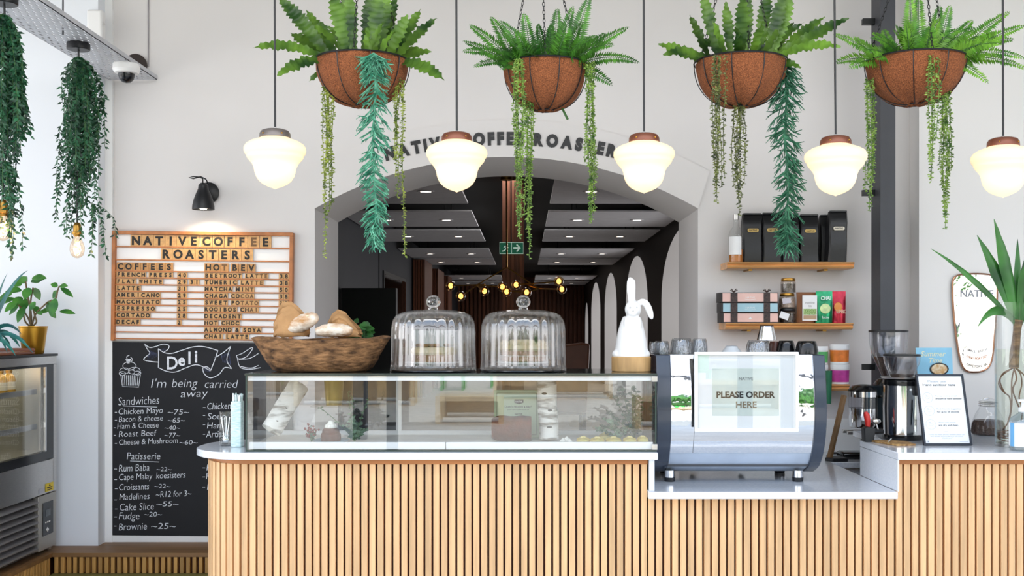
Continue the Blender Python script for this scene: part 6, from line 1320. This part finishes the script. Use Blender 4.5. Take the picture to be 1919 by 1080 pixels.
t = thing('menu_clipboard', 'brown patterned board lying flat with a pen clip at the stone corner', 'board', (X(1665, 4.6), 4.62, .9905))
m = M(); m.prism([(X(1626, 4.80), 4.80), (X(1680, 4.60), 4.60), (X(1716, 4.62), 4.62), (X(1700, 4.74), 4.74), (X(1668, 4.79), 4.79)], .9905, .998, 'z'); build('board', m, pm('cork_pattern', '#8a6236', .7, col2='#c79f63', scale=60), t, bev=.001)
m = M(); m.rod((X(1662, 4.7), 4.68, 1.001), (X(1676, 4.7), 4.74, 1.008), .003, 8); build('pen_clip', m, STEEL, t)
# hand sanitizer sign, leaning back
Y0 = 4.62; B0 = Vector((X(1732, Y0), Y0, .9905)); wS = X(1823, Y0)-B0.x; hS = .322; th = math.asin(.1/hS)
MT = Matrix.Translation(B0) @ Matrix.Rotation(-th, 4, 'X')
t = thing('framed_sign', 'black framed hand sanitizer notice leaning back on the stone worktop', 'sign', B0)
def sb(name, m, mat, **k): m.xf(MT); return build(name, m, mat, t, **k)
f_ = .009; m = M(); m.box(0, wS, 0, .014, .002, f_+.002).box(0, wS, 0, .014, hS-f_, hS).box(0, f_, 0, .014, f_+.002, hS-f_).box(wS-f_, wS, 0, .014, f_+.002, hS-f_); sb('frame', m, pm('black_frame', '#151b26', .35), bev=.001)
m = M(); m.box(f_, wS-f_, .006, .008, f_, hS-f_); sb('sheet', m, PAPER)
m = M(); m.text('Please use', .014, wS*.43, .005, hS*.885, 'C', fit=wS*.38); sb('lettering', m, pm('grey_print', '#9aa3ad', .6), smooth=False)
m = M(); m.text('Hand sanitizer here', .015, wS*.47, .005, hS*.835, 'C', fit=wS*.68, off=.012)
for i, (a, s) in enumerate(((.645, 'amount of hand sanitizer'), (.46, 'for up to 20 seconds'), (.275, 'are dry and clean'))): m.text(s, .010, wS*.36, .005, hS*a, 'L', fit=wS*(.55, .46, .4)[i], off=.008)
sb('lettering', m, INK, smooth=False)
m = M()
for i, (a, s) in enumerate(((.685, 'Pump out a small'), (.50, 'Rub hands together'), (.315, 'Wait until hands'))): m.text(s, .009, wS*.36, .005, hS*a, 'L', fit=wS*(.46, .52, .36)[i])
for i, a in enumerate((.67, .485, .295)):
    cxp, czp, r_ = wS*.2, hS*a, wS*.105; m.ribbon([(cxp+r_*math.cos(q*.3142), czp+r_*math.sin(q*.3142)) for q in range(20)], .0012, .005, True)
    m.ribbon([(cxp-r_*.5, czp+r_*.1), (cxp-r_*.1, czp-r_*.3), (cxp+r_*.5, czp-r_*.1), (cxp+r_*.2, czp+r_*.3), (cxp-r_*.2, czp+r_*.2)], .0012, .005, True); m.ribbon([(cxp-r_*.4, czp+r_*.5), (cxp, czp+r_*.45)], .0015, .005)
m.ribbon([(wS*.46, hS*.195), (wS*.54, hS*.195)], .001, .005)
m.text('If soap and water are not available please use', .008, wS*.5, .005, hS*.15, 'C', fit=wS*.74); m.text('hand sanitizer before ordering at the counter', .008, wS*.5, .005, hS*.125, 'C', fit=wS*.68); m.text('thank you', .008, wS*.5, .005, hS*.1, 'C', fit=wS*.2)
m.ribbon([(wS*.09, hS*.06), (wS*.12, hS*.06)], .007, .005); m.ribbon([(wS*.75, hS*.058), (wS*.93, hS*.058)], .0015, .005)
sb('lettering', m, pm('pale_grey_print', '#a9b1ba', .6), smooth=False)
m = M(); m.prism([(0, 0), (0, .20), (.085, -.0)], wS*.45, wS*.55, 'x'); 
m = M(); m.box(wS*.42, wS*.58, .0145, .018, .06, hS*.6); sb('easel_back', m, BLACK)
q = MT @ Vector((wS*.5, .02, hS*.55)); m = M(); m.rod(q, (q.x, q.y+.075, .9925), .004, 8); build('easel_leg', m, BLACK, t)
# blue leaflet card behind
Yb2 = 5.03; t = thing('leaflet_card', 'pale blue tall card with coffee cup picture standing behind the sanitizer sign', 'card', P(1752, 820, Yb2))
LB = pm('pale_blue_card', '#8cc4e0', .55); m = M(); m.prism([(X(1737, Yb2), .9905), (X(1790, Yb2), .9905), (X(1784, Yb2), Z(652, Yb2)), (X(1716, Yb2), Z(652, Yb2)), (X(1722, Yb2), Z(740, Yb2))], Yb2, Yb2+.003, 'y'); build('card', m, LB, t)
m = M(); m.text('Shannon', None, X(1748, Yb2), Yb2-.001, Z(668, Yb2), 'C', fit=48*Yb2/FPX, shear=.2, off=.01) if False else m.text('Summer', None, X(1748, Yb2), Yb2-.001, Z(668, Yb2), 'C', fit=46*Yb2/FPX, shear=.25, off=.01); m.text('Time', None, X(1752, Yb2), Yb2-.001, Z(680, Yb2), 'C', fit=26*Yb2/FPX, shear=.25, off=.01); build('lettering', m, pm('cream_print', '#e8e6c4', .5), t, smooth=False)
k = Yb2/FPX; m = M(); c = P(1760, 692, Yb2-.003); m.ell(c, (18*k, .002, 12*k), 28, 10); cu = build('cup_print', m, BLACK, t); m = M(); m.ell(c+Vector((0, -.001, 0)), (15*k, .0022, 10*k), 28, 10); build('coffee_print', m, pm('latte_print', '#e9dcc0', .5, col2='#c79a62', scale=60), cu)
# clip jar of beans
Yj = 5.1; k = Yj/FPX; c = (X(1852, Yj), Yj, .9905); t = thing('clip_jar', 'sloping glass clip jar of coffee beans between the sanitizer sign and tall vase', 'jar', c)
m = M(); m.lathe([(0, .001), (30*k, .001), (32*k, 5*k), (30*k, 20*k), (22*k, 40*k), (15*k, 52*k), (14.5*k, 58*k)], 36, c); build('jar_glass', m, GLASS, t)
m = M(); m.lathe([(0, .004), (29*k, .004), (30.5*k, 6*k), (28.5*k, 20*k), (25*k, 27*k), (0, 29*k)], 32, c); build('bean_fill', m, BEAN, t)
m = M(); m.lathe([(16*k, 58*k), (16.5*k, 61*k), (14*k, 65*k), (6*k, 68*k), (0, 68*k)], 32, c); build('lid', m, GLASS, t)
m = M()
for zz in (54, 58, 61): m.tube([(c[0]+16.8*k*math.cos(q*.2618), Yj+16.8*k*math.sin(q*.2618), c[2]+zz*k) for q in range(25)], .0018, 5)
m.tube([(c[0]-16*k, Yj-.01, c[2]+54*k), (c[0]-19*k, Yj-.015, c[2]+62*k), (c[0]-8*k, Yj-.02, c[2]+70*k), (c[0], Yj-.01, c[2]+69*k)], .0018, 5); build('clip_frame', m, STEEL, t)
# yucca in the tall vase
Yv = 4.60; k = Yv/FPX; c = Vector((X(1904, Yv), Yv, .9905)); hv = Z(567, Yv)-.9905; r = 37*k
t = thing('glass_vase', 'tall cylindrical glass vase of water on the stone worktop', 'vase', c)
m = M(); m.lathe([(r*.2, 0), (r, .0), (r, hv), (r-.004, hv), (r-.004, .012), (r*.2, .012)], 48, c, close=True); build('glass_wall', m, GLASS, t)
m = M(); zw = Z(655, Yv)-.9905; m.lathe([(0, .0125), (r-.0045, .0125), (r-.0045, zw), (0, zw)], 48, c); build('water', m, WATER, t)
YUC = leafmat('yucca_leaf', '#1a471c', '#417f34', .15, 6, .35)
t = thing('yucca_plant', 'yucca cane with long pointed leaves and bare roots in the tall vase', 'plant', c+Vector((0, 0, .03)))
m = M(); m.tube([P(1900, 690, Yv), P(1901, 665, Yv), P(1904, 640, Yv), P(1906, 620, Yv), P(1908, 600, Yv)], [.020, .020, .017, .016, .019], 16); build('cane_stem', m, pm('yucca_cane', '#8a6a4a', .7, col2='#5c4433', scale=20, stretch=(1, 1, 5), bump=.4), t)
m = M(); b = P(1909, 604, Yv)
for (a, q, dy, w) in [(1744, 466, -.05, 6.5), (1831, 441, .03, 12), (1863, 411, .0, 12.5), (1907, 448, .04, 7), (1833, 612, -.08, 9), (1926, 498, -.03, 8), (1955, 430, .03, 11), (1990, 520, -.05, 10), (1960, 600, .0, 9), (1930, 460, .08, 9), (1880, 470, .1, 9)]:
    tip = P(a, q, Yv+dy); L = (tip-b).length; pts = frond_pts(b+Vector((0, 0, -.02)), tip, .06 if q < 480 else .14, 16); v = []; f = []
    for i, p in enumerate(pts):
        u = i/16; tt, s, n_ = frame_at(pts, i, Vector((U(-.1, .1), -.9, .3))); ww = w*k*(.55+.9*u if u < .5 else 1)*(1 if u < .5 else max(.02, (1-(u-.5)/.5))**.85)+.0003; v += [p+s*ww-n_*ww*.35, p, p-s*ww-n_*ww*.35]
    for i in range(16): e, g = 3*i, 3*i+3; f += [(e, e+1, g+1, g), (e+1, e+2, g+2, g+1)]
    m.add(v, f)
build('foliage', m, YUC, t, recalc=False, ang=70)
m = M(); random.seed(17)
roots = [[(1898, 690), (1880, 700), (1874, 715), (1882, 735), (1892, 745), (1894, 770), (1888, 795)], [(1900, 690), (1905, 710), (1898, 730), (1904, 750), (1910, 765)], [(1904, 690), (1920, 705), (1926, 730), (1920, 760), (1926, 790)], [(1898, 690), (1890, 695), (1876, 706), (1872, 722), (1884, 738)], [(1903, 690), (1912, 700), (1915, 720), (1910, 745), (1916, 770), (1912, 800)], [(1901, 690), (1896, 715), (1896, 760), (1890, 790), (1880, 805)]]
for q in roots: m.tube([Vector(p) for p in spl([tuple(P(a, b_, Yv+U(-.03, .03))) for a, b_ in q], 5)], .0032, 6)
for i in range(5): m.tube([(c.x+(r-.012-.004*(i % 2))*math.cos(s*.35+i), c.y+(r-.012-.004*(i % 2))*math.sin(s*.35+i), .9905+.03+.007*i+.004*math.sin(s+i)) for s in range(18)], .0028, 5)
build('root', m, pm('brown_root', '#6d4c38', .7, var=.2), t)
# sanitizer bottle at the picture edge
Yz = 4.45; k = Yz/FPX; c = (X(1917, Yz), Yz, .9905); t = thing('sanitizer_bottle', 'clear hand sanitizer bottle with white and blue label in front of the vase', 'bottle', c)
m = M(); m.lathe([(0, .001), (22*k, .001), (24*k, 3*k), (24*k, 55*k), (20*k, 62*k), (8*k, 70*k), (7*k, 74*k)], 36, c); build('bottle_body', m, glass('frosted_clear', '#eef4f8', .12, .1), t)
m = M(); m.lathe([(24.3*k, 8*k), (24.3*k, 52*k)], 36, c); lb = build('label', m, PAPER, t)
m = M(); n = 6; v = []; f = []
for i in range(n+1):
    a = math.pi*1.02+.42*i/n
    for z_ in (8*k, 52*k): v.append((c[0]+24.6*k*math.cos(a), Yz+24.6*k*math.sin(a), c[2]+z_))
for i in range(n): f.append((2*i, 2*i+2, 2*i+3, 2*i+1))
m.add(v, f); build('blue_band_trim', m, pm('sky_blue_print', '#6fb0e0', .5), lb)
m = M(); RTX = Matrix.Translation((c[0]+.001, Yz-24.7*k, c[2]+14*k)) @ Matrix.Rotation(-math.pi/2, 4, 'Y'); m.text('sanitizer', .02, 0, 0, -.006, 'L', fit=30*k, off=.01); m.xf(RTX); build('lettering', m, INK, lb, smooth=False)
m = M(); m.lathe([(8*k, 72*k), (8*k, 80*k), (3*k, 81*k), (3*k, 90*k), (9*k, 91*k), (9*k, 95*k), (0, 96*k)], 20, c); build('pump', m, WHITE, t)
# ---------------------------------------------------------------- wall mirror
Ym2 = 5.855; t = thing('wall_mirror', 'tapered copper framed mirror with shop lettering on the wall behind the vase', 'mirror', P(1825, 690, Ym2))
ol = spl([(1800, 515), (1825, 513.5), (1850, 515), (1862, 520), (1867, 532), (1866, 580), (1862, 630), (1858, 670), (1851, 688), (1838, 696), (1826, 697.5), (1812, 696), (1802, 686), (1795, 660), (1788, 610), (1784, 560), (1784, 530), (1789, 519), (1800, 515)], 5)[:-1]
W_ = [(X(a, Ym2), Z(b, Ym2)) for a, b in ol]; cxm = sum(p[0] for p in W_)/len(W_); czm = sum(p[1] for p in W_)/len(W_)
m = M(); m.prism(W_, 5.845, 5.8595, 'y'); build('backing', m, pm('copper_rim', '#a87860', .3, .9), t)
m = M(); m.prism([(cxm+(a-cxm)*.975, czm+(b-czm)*.985) for a, b in W_], 5.843, 5.8452, 'y'); build('mirror_glass', m, CHROME, t, ang=30)
m = M(); m.tube([(a, 5.845, b) for a, b in W_+[W_[0]]], .0055, 8); build('frame', m, pm('copper_frame', '#b5866c', .25, .9), t)
m = M(); m.text('NATIVE', None, X(1798, Ym2), 5.8425, Z(557, Ym2), 'L', fit=62*Ym2/FPX, off=.02); build('lettering', m, pm('silver_grey_vinyl', '#8d9199', .5), t, smooth=False)
def arcw(s, yb, fit, mat):
    m = M(); n = len(s); R_ = .12; gw = fit*Ym2/FPX
    for i, ch in enumerate(s):
        if ch == ' ': continue
        a = (i-(n-1)/2)/n*gw/R_; q = Vector((X(1829, Ym2)+R_*math.sin(a), 5.8425, Z(yb, Ym2)+R_-R_*math.cos(a)-0)); i0 = len(m.v); m.text(ch, .017, 0, 0, 0, 'C', off=.02); m.xf(Matrix.Translation(q) @ Matrix.Rotation(-a, 4, 'Y').inverted().inverted(), i0)
    build('lettering', m, mat, t, smooth=False)
arcw('SMALL BATCH', 661, 40, pm('grey_vinyl', '#75757c', .5)); arcw('HAND ROASTED', 674, 42, pm('orange_vinyl', '#c9743c', .5)); arcw('CAPETOWN.ZA', 689, 42, INK)
